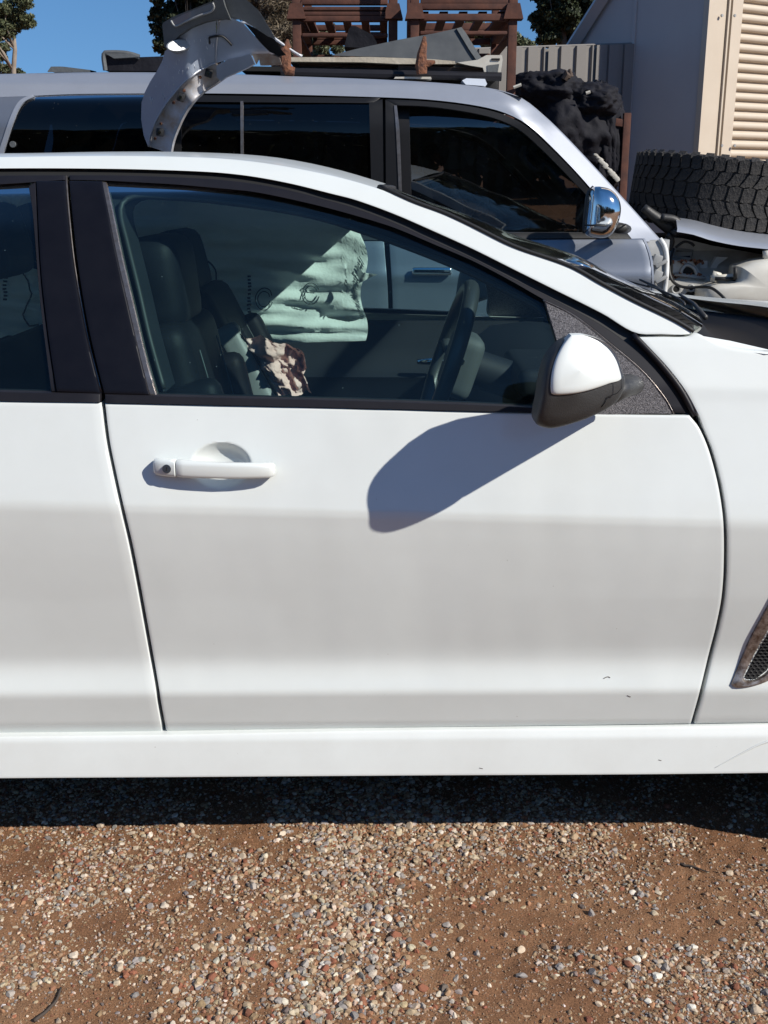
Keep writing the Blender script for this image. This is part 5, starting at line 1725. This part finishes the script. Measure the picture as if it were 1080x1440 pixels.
sheet(SK2, S_cut, 0.006, g=8, y0=4.6).build('rear_corner_skin', M_CUT, cut, sharp=50)
# wheel arch flange: a wide rolled lip that turns in
LIP = [(209, 206), (213, 186), (219, 171), (231, 150), (243, 134), (256, 119), (268, 108.5), (281, 99), (303, 88.5)]
EDG = [(238.5, 216), (247, 184), (258, 160), (268, 146), (280, 133), (291, 125), (304, 117.5), (309, 113), (309, 108)]
A, B = crv(LIP, 60), crv([(239, 216), (242, 200), (247.5, 184), (258, 161), (268, 146), (280, 133), (291, 124.5), (301, 118), (308, 113)], 60)
rows = []
for i in range(61):
    a, b = onsurf(*A[i], S_cut, 4.55), onsurf(*B[i], S_cut, 4.55)
    row = [a, a + Vector((0, 0.016, 0)).lerp(b - a, 0.03)]
    for t, d in ((0.10, 0.020), (0.40, 0.022), (0.75, 0.026), (0.92, 0.024), (1.0, 0.016), (1.0, 0.06)):
        row.append(a.lerp(b, t) + Vector((0, d, 0)))
    rows.append(row)
flg = MB().grid(rows).build('arch_flange', mat('scuffed_silver', (0.50, 0.53, 0.58), 0.42, metal=0.2, var=(0.36, 0.29, 0.23), vscale=16, vamt=0.35), cut, sharp=45)
lp = MB()
lp.tube([onsurf(p, q, off(S_cut, 0.0), 4.55) for p, q in crv(LIP, 60)], 0.0045, 8)
lp.build('arch_seam', M_SILVERL, cut, sharp=None)
for px, py, ang in ((225, 186, 0.35), (254.5, 137, 0.55), (293.5, 103, 0.5)):
    c = onsurf(px, py, off(S_cut, 0.004), 4.55)
    MB().box(c, (0.029, 0.010, 0.030), Matrix.Rotation(ang - 0.2, 3, 'Y'), 0.004).build('clip', M_RUBBER, flg)
    MB().tube([c + Vector((-0.001, -0.005, 0)), c + Vector((-0.001, -0.009, 0))], 0.0065, 12).build('clip_bolt', M_CHROME, flg)
rv_ = MB()
for px, py in ((218, 195), (226, 174), (244, 144.5), (259, 127.5), (281.5, 108.5)):
    c = onsurf(px, py, off(S_cut, 0.016), 4.55)
    rv_.tube([c, c + Vector((0, -0.007, 0))], [0.006, 0.004], 10)
rv_.build('spot_weld_rivets', M_RUSTL, flg)
# rear lower piece of bumper that carries on the arch line
LP = [(304.5, 92), (320, 84), (340, 79.5), (352, 76), (355, 82), (358, 89.5), (345, 96.5), (330, 103), (318, 108), (310, 114), (305, 108)]
sheet(LP, off(S_cut, -0.028), 0.03, g=8, y0=4.6).build('bumper_end', M_CUT, cut, sharp=50)
M_RAW = mat('torn_metal', (0.36, 0.32, 0.27), 0.6, var=(0.25, 0.13, 0.07), vscale=25)
sheet([(354, 76), (378, 75), (393, 81), (396, 90.5), (386, 91), (374, 91.5), (366, 91.5), (364, 82), (360, 90)], off(S_cut, -0.012), 0.02, g=8, y0=4.7).build('torn_flange', M_RAW, cut, sharp=40)
sm = MB()
sm.tube([onsurf(p, q, off(S_cut, -0.001), 4.6) for p, q in crv([(309, 27), (306, 45), (304, 65), (303.5, 88)], 16)], 0.0045, 8)
sm.build('panel_joint', M_SILVERL, cut, sharp=None)
wr = MB()
wr.tube([onsurf(p, q, off(S_cut, -0.010), 4.6) for p, q in crv([(294, 53), (303, 51), (312, 51), (320, 57), (326, 64)], 14)], 0.0042, 6)
wr.tube([onsurf(p, q, off(S_cut, -0.010), 4.6) for p, q in [(294, 53), (295, 62)]], 0.003, 6)
wr.build('wire_end', M_RUBBER, cut, sharp=None)
# fuel door hollow: a bright dish
fd = MB()
rows = []
cx, cy = 254, 65.5
fc = onsurf(cx, cy, off(S_cut, -0.004), 4.6)
for r_ in (1.0, 0.96, 0.8, 0.5, 0.05):
    row = []
    for a in np.linspace(0, 2 * math.pi, 33):
        p = onsurf(cx + (14.5 * math.cos(a) * 0.97 + 3 * math.sin(a)) * r_, cy + (8.5 * math.sin(a) - 5.5 * math.cos(a)) * r_, off(S_cut, 0.001), 4.6)
        if r_ < 1:       # the dish floor is tipped towards the front of the car
            p.y = fc.y - 0.034 + 0.62 * (p.x - fc.x) + 0.45 * (p.z - fc.z)
        row.append(p)
    rows.append(row)
fd.grid(rows)
fd.build('fuel_dish', mat('bright_silver', (0.33, 0.34, 0.35), 0.3, metal=0.2, coat=0.5), cut, sharp=None)
# scratches
scx = MB()
rs_ = random.Random(9)
for k in range(70):
    px, py = rs_.uniform(210, 300), rs_.uniform(50, 140)
    if not inside((px, py), SK):
        continue
    L_ = rs_.uniform(2, 7)
    an = rs_.gauss(1.25, 0.25)
    p0_, p1_ = onsurf(px, py, off(S_cut, -0.0006), 4.6), onsurf(px + L_ * math.cos(an) * 0.6, py + L_ * math.sin(an), off(S_cut, -0.0006), 4.6)
    scx.tube([p0_, p1_], rs_.uniform(0.0005, 0.0011), 4)
scx.build('scratches', mat('scratch_white', (0.62, 0.63, 0.65), 0.6), skin, sharp=None)
# dark bumper skin along the top, with a number-plate-like silver insert, and its torn tail
S_bmp = off(S_cut, -0.035)
bmpA = sheet([(228, 36), (229, 32.5), (242, 24), (262, 16), (285, 7), (300, 1), (303, -6), (312, -6), (316, 8), (324, 27), (317, 25.5), (303, 27), (289, 30), (270, 37), (252, 49), (240, 62), (231, 66), (230, 52)], S_bmp, 0.05, g=8, y0=4.65).build('bumper_cover', M_GREYPANEL, cut, sharp=50)
ins = MB()
sheet([(240.5, 29), (258, 20), (280, 11), (299, 4), (301, 10), (297, 16), (280, 22), (262, 30), (248, 37), (244, 35)], off(S_bmp, -0.003), 0.004, g=8, y0=4.65, mb=ins)
ins.build('bumper_insert', M_SILVER, bmpA, sharp=50)
rim_ = MB()
rim_.tube([onsurf(p, q, off(S_bmp, -0.005), 4.65) for p, q in crv([(240.5, 29), (244, 35), (248, 37), (262, 30), (280, 22), (297, 16), (301, 10), (299, 4)], 30)], 0.004, 6)
rim_.build('insert_rim', M_PRIMER, bmpA, sharp=None)
S_bm2 = lambda x, z: S_cut(x, z) + 0.02
sheet([(313, -6), (340, -6), (352, 4), (364, 15), (373, 30), (381, 43), (387, 53.5), (376, 50), (360, 39), (343, 29), (336, 25.5), (326, 26.5), (319, 12)], S_bm2, 0.03, g=8, y0=4.75).build('bumper_tail', mat('dusty_bumper', (0.15, 0.16, 0.165), 0.55, var=(0.10, 0.107, 0.11), vscale=14, bump=0.2, bscale=30), cut, sharp=50)
sheet([(344, 33), (352, 36), (368, 46), (386, 55), (396, 70), (402, 77), (392, 79), (380, 73), (366, 59), (354, 45)], off(S_bm2, 0.05), 0.01, g=8, y0=4.8).build('bumper_void', M_VOID, cut)
st = MB()
st.tube([at(p, q, 4.86) for p, q in crv([(338, 32), (350, 33), (368, 42), (386, 54), (400, 64), (418, 76), (425, 79)], 20)], 0.011, 8, flat=0.5)
st.build('bumper_strip', mat('pale_metal', (0.6, 0.6, 0.6), 0.4, metal=0.4), cut, sharp=None)

# ------------------------------------------------------------------ rusty steel stillages behind the four wheel drive
def stillage(px0, px1, y, ztop_px, rails, label, h=3.3):
    a, b = at(px0, 60, y), at(px1, 60, y)
    root = thing('steel_stillage', label, 'steel rack', ((a.x + b.x) / 2, y + 0.5, 0), group='rusty steel stillages behind the four wheel drive')
    depth = 1.1
    for x in (a.x, b.x):
        for yy in (y, y + depth):
            MB().box((x, yy, h / 2), (0.052, 0.052, h), None, 0.006).build('post', M_RUST, root)
    for (py, th) in rails:
        z = at(px0, py, y).z
        m = MB()
        m.box(((a.x + b.x) / 2, y - 0.004, z), (b.x - a.x - 0.066, 0.055, th), None, 0.006)
        m.box(((a.x + b.x) / 2, y + depth, z), (b.x - a.x - 0.066, 0.055, th), None, 0.006)
        for x in (a.x, b.x):
            m.box((x, y + depth / 2, z), (0.05, depth - 0.07, th), None, 0.006)
        m.build('rail', M_RUST, root)
    # stacking feet: flared cups where the upper frame sits
    for x in (a.x, b.x):
        z = at(px0, 19, y).z
        c = MB()
        c.prism([Vector((x - 0.058, y - 0.05, z - 0.035)), Vector((x + 0.058, y - 0.05, z - 0.035)), Vector((x + 0.036, y - 0.05, z + 0.05)), Vector((x - 0.036, y - 0.05, z + 0.05))], (0, 0.10, 0))
        c.build('stacking_cup', M_RUST, root, smooth=False)
    # bars of the upper cage's floor
    z = at(px0, 12, y).z
    for k in range(5):
        MB().box((a.x + (b.x - a.x) * (k + 0.5) / 5, y + depth / 2, z - 0.02), (0.05, depth - 0.08, 0.02)).build('floor_bar', M_RUST, root, smooth=False)
    return root
stillage(418, 553, 7.3, 0, [(3, 0.035), (13, 0.022), (20, 0.022), (27, 0.032), (50, 0.02)], 'left rusty steel stillage standing behind the dark wedge panel on the roof')
stillage(583, 720, 7.1, 0, [(1, 0.05), (9, 0.04), (25, 0.038), (47, 0.02)], 'right rusty steel stillage whose outer post stands in front of the grey fence')
ll = MB()
c = at(470, 0, 7.7)
for k in range(9):
    ll.box((c.x + rng_r.uniform(-0.3, 0.3), 7.8 + rng_r.uniform(-0.25, 0.25), c.z + 0.03 + 0.04 * k), (rng_r.uniform(0.2, 0.5), rng_r.uniform(0.1, 0.3), 0.05), Matrix.Rotation(rng_r.uniform(-0.3, 0.3), 3, 'Y') @ Matrix.Rotation(rng_r.random() * 3, 3, 'Z'), 0.01)
tag(ll.build('scrap_parts', M_DARKPANEL), 'dark heap of scrap parts sitting in the top of the left rusty stillage', 'scrap heap')

# ------------------------------------------------------------------ ribbed steel fence
FY = 8.6
def fence_pt(px, py):
    return at(px, py, FY)
fr0, fl0 = at(905, 55, 8.75), at(560, 66, 8.45)
fence = thing('steel_fence', 'grey ribbed steel sheet fence running up to the beige shed', 'fence', ((fr0.x + fl0.x) / 2, 8.6, 0))
Lf = math.hypot(fr0.x - fl0.x, fr0.y - fl0.y)
ux = Vector((fr0.x - fl0.x, fr0.y - fl0.y, 0)).normalized()
un = Vector((-ux.y, ux.x, 0))
def fence_top(s_):
    return fl0.z + (fr0.z - fl0.z) * s_ / Lf
nb_, pitch = 5, Lf / 5
for k in range(nb_):
    x0 = k * pitch
    prof = []
    s_ = 0.012
    while s_ < pitch - 0.11:
        prof += [(s_, 0.0), (s_ + 0.050, 0.0), (s_ + 0.057, 0.020), (s_ + 0.090, 0.020), (s_ + 0.097, 0.0)]
        s_ += 0.1185
    prof.append((pitch - 0.012, 0.0))
    mb = MB()
    rows = []
    for d, e in prof:
        p = Vector((fl0.x, fl0.y, 0)) + ux * (x0 + d) + un * e
        rows.append([Vector((p.x, p.y, 0.05)), Vector((p.x, p.y, fence_top(x0 + d) - 0.03))])
    mb.grid(rows)
    mb.build('fence_sheet', M_FENCE, fence, smooth=False)
    q = Vector((fl0.x, fl0.y, 0)) + ux * x0
    MB().box((q.x, q.y + 0.06, fence_top(x0) / 2 - 0.02), (0.05, 0.06, fence_top(x0) - 0.04), None, 0.004).build('fence_post', M_FENCE, fence)
q = Vector((fl0.x, fl0.y, 0)) + ux * Lf
MB().box((q.x, q.y + 0.06, fence_top(Lf) / 2), (0.06, 0.07, fence_top(Lf) + 0.01), None, 0.004).build('fence_post', M_FENCE, fence)
a, b = Vector((fl0.x, fl0.y + 0.01, fence_top(0) - 0.015)), Vector((fr0.x, fr0.y + 0.01, fence_top(Lf) - 0.015))
MB().tube([a - Vector((0, -0.02, 0.012)), b - Vector((0, -0.02, 0.012))], 0.010, 4).build('top_rail', M_FENCE, fence, smooth=False)

# ------------------------------------------------------------------ shed: shaded gable wall, sunlit corner and roller shutter
CN = at(990, 100, 8.3)
CN = Vector((CN.x, CN.y, 0))
dl = Vector((-0.66, 0.75, 0)).normalized()      # gable wall runs back to the left
dr_ = Vector((0.86, 0.51, 0)).normalized()      # shutter wall runs off to the right
nl = Vector((-dl.y, dl.x, 0)); nl = nl if nl.y < 0 else -nl
nr = Vector((-dr_.y, dr_.x, 0)); nr = nr if nr.y < 0 else -nr
def wall_at(px, py, n_):
    """where a line of sight meets the wall through CN with normal n_"""
    u, dy, dz = ray(px, py)
    t = CN.dot(n_) / (u * n_.x + dy * n_.y)
    return Vector((u * t, dy * t, EYE + dz * t))
shed = thing('beige_shed', 'beige steel shed with shaded gable wall and sunlit cream roller shutter', 'shed', CN)
e0 = wall_at(813, 57, nl)
e1_ = wall_at(853, -6, nl)
slope = (e1_.z - e0.z) / ((e1_ - e0).dot(-dl))
Lw = 7.5
zc = e0.z + slope * (e0 - CN).dot(dl)
ll_ = (e0 - CN).dot(dl)
def rake(s_):
    return e0.z + slope * (ll_ - s_)
top_cut = 6.0
w = MB()
sJ = (wall_at(891, 60, nl) - CN).dot(dl)
for s0, s1 in ((0.0, sJ - 0.004), (sJ + 0.004, ll_)):
    p0, p1 = CN + dl * s0, CN + dl * s1
    w.prism([p0, p1, Vector((p1.x, p1.y, min(rake(s1), top_cut))), Vector((p0.x, p0.y, min(rake(s0), top_cut)))], -nl * 0.06)
w.build('gable_wall', M_SHEDG, shed, smooth=False)
w = MB()
p1 = CN + dl * (sJ + 0.0)
w.box(p1 + nl * 0.004 + Vector((0, 0, 2.6)), (0.03, 0.012, 5.2), Matrix.Rotation(math.atan2(dl.y, dl.x), 3, 'Z'), 0.003)
w.build('wall_joint', M_SHEDG, shed)
rk_ = MB()
pa, pb = CN + dl * (ll_ + 0.06) + nl * 0.03, CN + dl * (-0.1) + nl * 0.03
rk_.tube([Vector((pa.x, pa.y, rake(ll_ + 0.06))), Vector((pb.x, pb.y, min(rake(-0.1), 9)))], 0.055, 4)
rk_.build('barge_board', M_SHEDG, shed, smooth=False)
# corner flashing and shutter guide, with screws
def rsheet(name, m, px0, px1, d0, thick, parent, ztop=4.6):
    s0 = (wall_at(px0, 120, nr) - CN).dot(dr_)
    s1 = (wall_at(px1, 120, nr) - CN).dot(dr_)
    p0, p1 = CN + dr_ * s0 + nr * d0, CN + dr_ * s1 + nr * d0
    return MB().prism([p0, p1, p1 - nr * thick, p0 - nr * thick], (0, 0, ztop)).build(name, m, parent, smooth=False)
flash = rsheet('corner_flashing', M_SHEDC, 986, 1010, 0.02, 0.05, shed)
rsheet('shutter_guide', M_SHEDC, 1011.5, 1013.5, 0.035, 0.06, shed)
rsheet('guide_channel', M_FENCE, 1013.5, 1020, -0.015, 0.03, shed)
rsheet('shutter_jamb', M_SHEDC, 1020, 1034, 0.012, 0.05, shed)
scr = MB()
for px in (1009, 1027):
    for py in (23, 205):
        p = wall_at(px, py, nr) + nr * 0.036
        scr.tube([p, p + nr * 0.01], 0.010, 8)
scr.build('screws', M_PRIMER, flash)
shut = MB()
s0 = (wall_at(1034, 120, nr) - CN).dot(dr_)
p0, p1 = CN + dr_ * s0 - nr * 0.06, CN + dr_ * (s0 + 3.2) - nr * 0.06
shut.prism([p0, p1, p1 - nr * 0.05, p0 - nr * 0.05], (0, 0, 4.6))
shuto = shut.build('roller_shutter', M_SHEDC, shed, smooth=False)
# curved slats, one object each, sharing a mesh
sz = 0.066
sl = MB()
rows = []
for q, d in ((-0.030, 0.000), (-0.028, 0.022), (-0.014, 0.032), (0.004, 0.030), (0.016, 0.022), (0.022, 0.004), (0.036, 0.000)):
    rows.append([p0 + nr * (d + 0.002) + Vector((0, 0, q)), p1 + nr * (d + 0.002) + Vector((0, 0, q))])
sl.grid(rows)
slo = sl.build('slat', M_SHEDC, shuto, sharp=60)
slo.location.z = 1.1
for k in range(1, 36):
    o = bpy.data.objects.new('slat', slo.data)
    COL.objects.link(o)
    o.parent = shuto
    o.location.z = 1.1 + k * sz
# rest of the shed beyond the picture
bx = MB()
pE = CN + dr_ * (s0 + 3.2)
bx.prism([pE, pE + dr_ * 3, pE + dr_ * 3 - nr * 0.06, pE - nr * 0.06], (0, 0, 4.6))
bx.prism([CN + nr * 0.02 + Vector((0, 0, 4.6)), pE + dr_ * 3 + nr * 0.02 + Vector((0, 0, 4.6)), pE + dr_ * 3 - nr * 0.1 + Vector((0, 0, 4.6)), CN - nr * 0.1 + Vector((0, 0, 4.6))], (0, 0, 1.2))
bx.build('front_wall', M_SHEDC, shed, smooth=False)

# ------------------------------------------------------------------ heap under black sheet, and a rusty post
def draped(name, m, parent, c, rx, ry, rz, seed, amp=0.18, seg=96, pw=2.3):
    mb = MB()
    rows = []
    for i in range(seg // 2 + 1):
        th = math.pi * i / (seg // 2)
        row = []
        for j in range(seg):
            ph = 2 * math.pi * j / seg
            d = Vector((math.sin(th) * math.cos(ph), math.sin(th) * math.sin(ph), math.cos(th)))
            sc_ = (abs(d.x) ** pw + abs(d.y) ** pw + abs(d.z) ** pw) ** (-1 / pw)
            n_ = mnoise.fractal(d * 1.6 + Vector((seed, 0, 0)), 1.0, 2.0, 4) * amp + amp * 0.55 * abs(mnoise.noise(d * 4.5 + Vector((0, seed, 0)))) - 0.07 * abs(mnoise.noise(Vector((d.x * 7, d.y * 7, d.z * 2.5 + seed)))) ** 0.6
            q = d * sc_ * (1 + n_)
            row.append(Vector((c.x + q.x * rx, c.y + q.y * ry, c.z + q.z * rz)))
        rows.append(row + [row[0]])
    mb.grid(rows)
    return mb.build(name, m, parent, sharp=None)
hc = at(800, 190, 7.4)
heap = thing('covered_heap', 'heap of car parts under crumpled black sheeting in front of the grey fence', 'heap', (hc.x, 7.4, 0))
draped('black_sheet', M_BLACKBAG, heap, at(792, 185, 7.4), 0.30, 0.35, 0.30, 1.3)
draped('black_sheet', M_BLACKBAG, heap, at(842, 205, 7.45), 0.145, 0.3, 0.36, 4.1, 0.16)
draped('black_sheet', M_BLACKBAG, heap, at(822, 145, 7.35), 0.20, 0.3, 0.115, 7.7, 0.18)
draped('black_sheet', M_BLACKBAG, heap, at(768, 128, 7.35), 0.235, 0.3, 0.12, 2.2, 0.16)
draped('black_sheet', M_BLACKBAG, heap, Vector((hc.x, 7.5, 0.55)), 0.55, 0.5, 0.62, 3.4, 0.1)
bt = MB()
bt.tube([at(793, 112, 7.05), at(797, 105, 7.05), at(803, 108, 7.05)], [0.02, 0.03, 0.012], 8)
bt.tube([at(803, 108, 7.05), at(801, 97, 7.05)], [0.015, 0.008], 8)
bt.build('cable_clip', M_DARKWOOD, heap)
wl_ = MB()
wl_.tube([at(722, 123, 7.05), at(733, 119, 7.05)], 0.010, 6)
wl_.tube([at(824, 131, 7.02), at(830, 129, 7.02)], 0.010, 6)
wl_.build('torn_edge', M_CREAM, heap)
post = thing('rusty_post', 'thin rusty steel post with a stub bracket beside the black heap', 'post', at(880, 300, 7.2))
a = at(882, 159, 7.2)
b = at(877, 300, 7.2)
MB().box((a.x, 7.2, a.z / 2), (0.045, 0.045, a.z), None, 0.004).build('upright', M_RUST, post)
c = at(874, 173, 7.2)
MB().box((c.x, 7.2, c.z), (0.09, 0.035, 0.045), Matrix.Rotation(0.12, 3, 'Y'), 0.006).build('stub_bracket', M_RUST, post)

# ------------------------------------------------------------------ trees
def leaf_material(name, c1, c2):
    m = bpy.data.materials.new(name)
    m.use_nodes = True
    nt = m.node_tree
    b = nt.nodes['Principled BSDF']
    b.inputs['Roughness'].default_value = 0.6
    b.inputs['Specular IOR Level'].default_value = 0.3
    oi = nt.nodes.new('ShaderNodeNewGeometry')
    rp = nt.nodes.new('ShaderNodeValToRGB')
    rp.color_ramp.elements[0].color = (*c1, 1)
    rp.color_ramp.elements[1].color = (*c2, 1)
    nt.links.new(oi.outputs['Random Per Island'], rp.inputs[0])
    nt.links.new(rp.outputs[0], b.inputs['Base Color'])
    return m
M_BARK = mat('pale_bark', (0.33, 0.28, 0.22), 0.9, var=(0.18, 0.14, 0.11), vscale=3, vamt=0.4)
M_BARKD = mat('dark_bark', (0.09, 0.075, 0.06), 0.9)
M_GUM = leaf_material('gum_leaves', (0.045, 0.060, 0.025), (0.12, 0.125, 0.06))
M_PINE = leaf_material('dark_needles', (0.012, 0.020, 0.010), (0.045, 0.055, 0.022))
M_DEAD = leaf_material('dry_twigs', (0.11, 0.085, 0.055), (0.20, 0.16, 0.11))
M_OLIVE = leaf_material('olive_leaves', (0.06, 0.075, 0.04), (0.13, 0.14, 0.075))
def leaves(mb_v, mb_f, centers, n, size, r, flat=0.0, narrow=0.5):
    """n leaf-sized quads spread through lumps (cx, cy, cz, rx, ry, rz)"""
    cw = np.array([c[3] * c[4] * c[5] for c in centers]) ** 0.75
    idx = r.choice(len(centers), n, p=cw / cw.sum())
    C = np.array(centers)[idx]
    d = r.normal(size=(n, 3))
    d /= np.linalg.norm(d, axis=1)[:, None]
    rad = r.random(n) ** 0.45
    P = C[:, :3] + d * rad[:, None] * C[:, 3:]
    a = r.normal(size=(n, 3)); a /= np.linalg.norm(a, axis=1)[:, None]
    b = np.cross(a, r.normal(size=(n, 3))); b /= np.linalg.norm(b, axis=1)[:, None] + 1e-9
    s_ = size * (0.5 + r.random(n))[:, None]
    V = np.stack([P - a * s_, P + b * s_ * narrow, P + a * s_, P - b * s_ * narrow], 1).reshape(-1, 3)
    return V, np.arange(n * 4).reshape(-1, 4)
def tree(name, label, loc, trunk_path, trunk_r, lumps, n, size, leafm, barkm, seed, limbs=6, narrow=0.5, group=None, fine=0):
    root = thing(name, label, 'tree', loc, group=group)
    r = np.random.default_rng(seed)
    mb = MB()
    mb.tube(trunk_path, list(np.linspace(trunk_r, trunk_r * 0.35, len(trunk_path))), 8)
    tp_ = [Vector(p) for p in trunk_path]
    for k, L in enumerate(sorted(lumps, key=lambda q: -q[3])[:limbs]):
        s0 = tp_[max(1, int(len(tp_) * (0.35 + 0.5 * r.random()))) - 1]
        e = Vector(L[:3])
        mid = s0.lerp(e, 0.5) + Vector((r.normal() * 0.1, r.normal() * 0.1, 0.12 * (e - s0).length))
        mb.tube([s0, mid, e], [trunk_r * 0.38, trunk_r * 0.25, trunk_r * 0.08], 6)
        for q in range(4):
            d = Vector(r.normal(size=3)) 
            mb.tube([mid.lerp(e, 0.4), e + Vector((d.x * L[3] * 0.5, d.y * L[4] * 0.5, abs(d.z) * L[5] * 0.5))], [trunk_r * 0.12, trunk_r * 0.03], 4)
    mb.build('trunk', barkm, root, sharp=None)
    V, F = leaves(None, None, lumps, n, size, r, narrow=narrow)
    o = np_mesh('crown', V, F, leafm, smooth=False)
    adopt(o, root)
    return root
def lumps_px(spec, y, r, spread=0.35, sub=7):
    """crown lumps from the tree's own outline: each gives several smaller ones round it"""
    out = []
    for px, py, rp in spec:
        c = at(px, py, y)
        rr = rp / F_PX * y
        for k in range(sub):
            d = r.normal(size=3) * rr * spread
            q = rr * (0.36 + 0.34 * r.random())
            out.append((c.x + d[0], c.y + d[1] * 1.5, c.z + d[2] * 0.8, q, q * 1.3, q * 0.75))
    return out
def trunk_px(pts, y, z0=0.0):
    P = [at(p, q, y) for p, q in pts]
    P = [Vector((P[0].x, P[0].y, z0))] + P
    return P
rt = np.random.default_rng(21)
y = 34
tree('gum_tree', 'tall thin gum tree with a pale trunk at the top left corner', at(20, 200, y).to_2d().to_3d(), trunk_px([(19, 100), (21, 70), (20, 55), (14, 30), (10, 5)], y), 0.085,
     lumps_px([(8, 28, 17), (24, 20, 16), (38, 32, 13), (14, 42, 14), (2, 8, 18), (30, 2, 16), (44, 24, 7), (-10, 40, 22)], y, rt), 20000, 0.046, M_GUM, M_BARK, 1, limbs=8, narrow=0.3)
tree('gum_sapling', 'low dry bush at the foot of the thin gum tree in the left corner', at(5, 200, y + 2).to_2d().to_3d(), trunk_px([(4, 110), (5, 92)], y + 2), 0.10,
     lumps_px([(0, 92, 14), (14, 100, 10), (28, 104, 8), (-12, 80, 18), (2, 70, 10)], y + 2, rt), 9000, 0.058, M_OLIVE, M_BARK, 2, limbs=5, narrow=0.3)
y = 19
tree('dark_evergreen', 'dark evergreen tree rising behind the cut silver panel on the roof', at(300, 200, y).to_2d().to_3d(), trunk_px([(300, 130), (300, 60), (296, 10)], y), 0.16,
     lumps_px([(226, 26, 13), (240, 10, 20), (268, 0, 30), (300, 10, 34), (226, 62, 12), (224, 44, 9), (250, 50, 26), (300, 60, 36), (216, 38, 5), (330, 0, 30), (280, -30, 40)], y, rt, sub=10), 52000, 0.036, M_PINE, M_BARKD, 3, narrow=0.6)
y = 15
tree('dry_brown_tree', 'dry brown bare-twigged tree standing behind the left end of the left stillage', at(385, 200, y).to_2d().to_3d(), trunk_px([(395, 120), (392, 60), (390, 10)], y), 0.12,
     lumps_px([(370, 10, 24), (392, 22, 24), (402, 50, 20), (380, 40, 22), (408, 5, 18), (350, -4, 24), (395, -20, 30), (372, 62, 16)], y, rt, sub=12), 50000, 0.032, M_DEAD, M_BARKD, 4, narrow=0.16)
y = 30
for i, (spec, lab) in enumerate((([(440, 62, 20), (462, 48, 14), (452, 74, 16), (474, 66, 10), (430, 40, 14), (420, 80, 18)], 'green tree seen through the left stillage above the cream board'),
                                 ([(650, 52, 16), (672, 44, 18), (700, 48, 20), (724, 58, 18), (690, 66, 18), (738, 64, 10), (640, 70, 12)], 'pale olive tree seen through the right stillage behind the fence'))):
    x = at(spec[2][0], 100, y).x
    tree('olive_tree', lab, (x, y, 0), trunk_px([(spec[2][0], 120), (spec[2][0] + 3, 70), (spec[2][0] - 2, 45)], y), 0.13, lumps_px(spec, y, rt, sub=9), 22000, 0.058, M_OLIVE, M_BARKD, 10 + i, narrow=0.45)
y = 22
tree('pine_tree', 'dark bushy tree rising behind the fence beside the shed roof', at(790, 200, y).to_2d().to_3d(), trunk_px([(792, 120), (790, 50), (788, 5)], y), 0.16,
     lumps_px([(768, 30, 20), (790, 10, 26), (815, 5, 24), (800, 38, 22), (768, 6, 18), (776, 52, 16), (756, 22, 10), (830, 30, 20), (760, -14, 18), (800, -24, 30), (840, -10, 26)], y, rt, sub=10), 52000, 0.040, M_PINE, M_BARKD, 6, narrow=0.55)
y = 60
def far_wood():
    r = np.random.default_rng(77)
    L = []
    for k in range(230):
        x = r.uniform(-70, 60)
        if -16.5 < x < -6.5:
            continue
        h = r.uniform(0.8, 2.3)
        L.append((x, 62 + r.uniform(-4, 6), h, 1.8, 1.8, h * 0.7))
    V, F = leaves(None, None, L, 30000, 0.22, r, narrow=0.6)
    # unseen trees added behind the camera to darken reflections in glass and paint
    L2 = [(r.uniform(-45, 45), r.uniform(-30, -24), r.uniform(1.0, 5.5), 2.2, 1.6, 1.8) for k in range(260)]
    V2, F2 = leaves(None, None, L2, 45000, 0.42, r, narrow=0.6)
    V, F = np.concatenate([V, V2]), np.concatenate([F, F2 + len(V)])
    o = np_mesh('far_woods', V, F, M_OLIVE, smooth=False)
    setting(o, 'stuff')
far_wood()
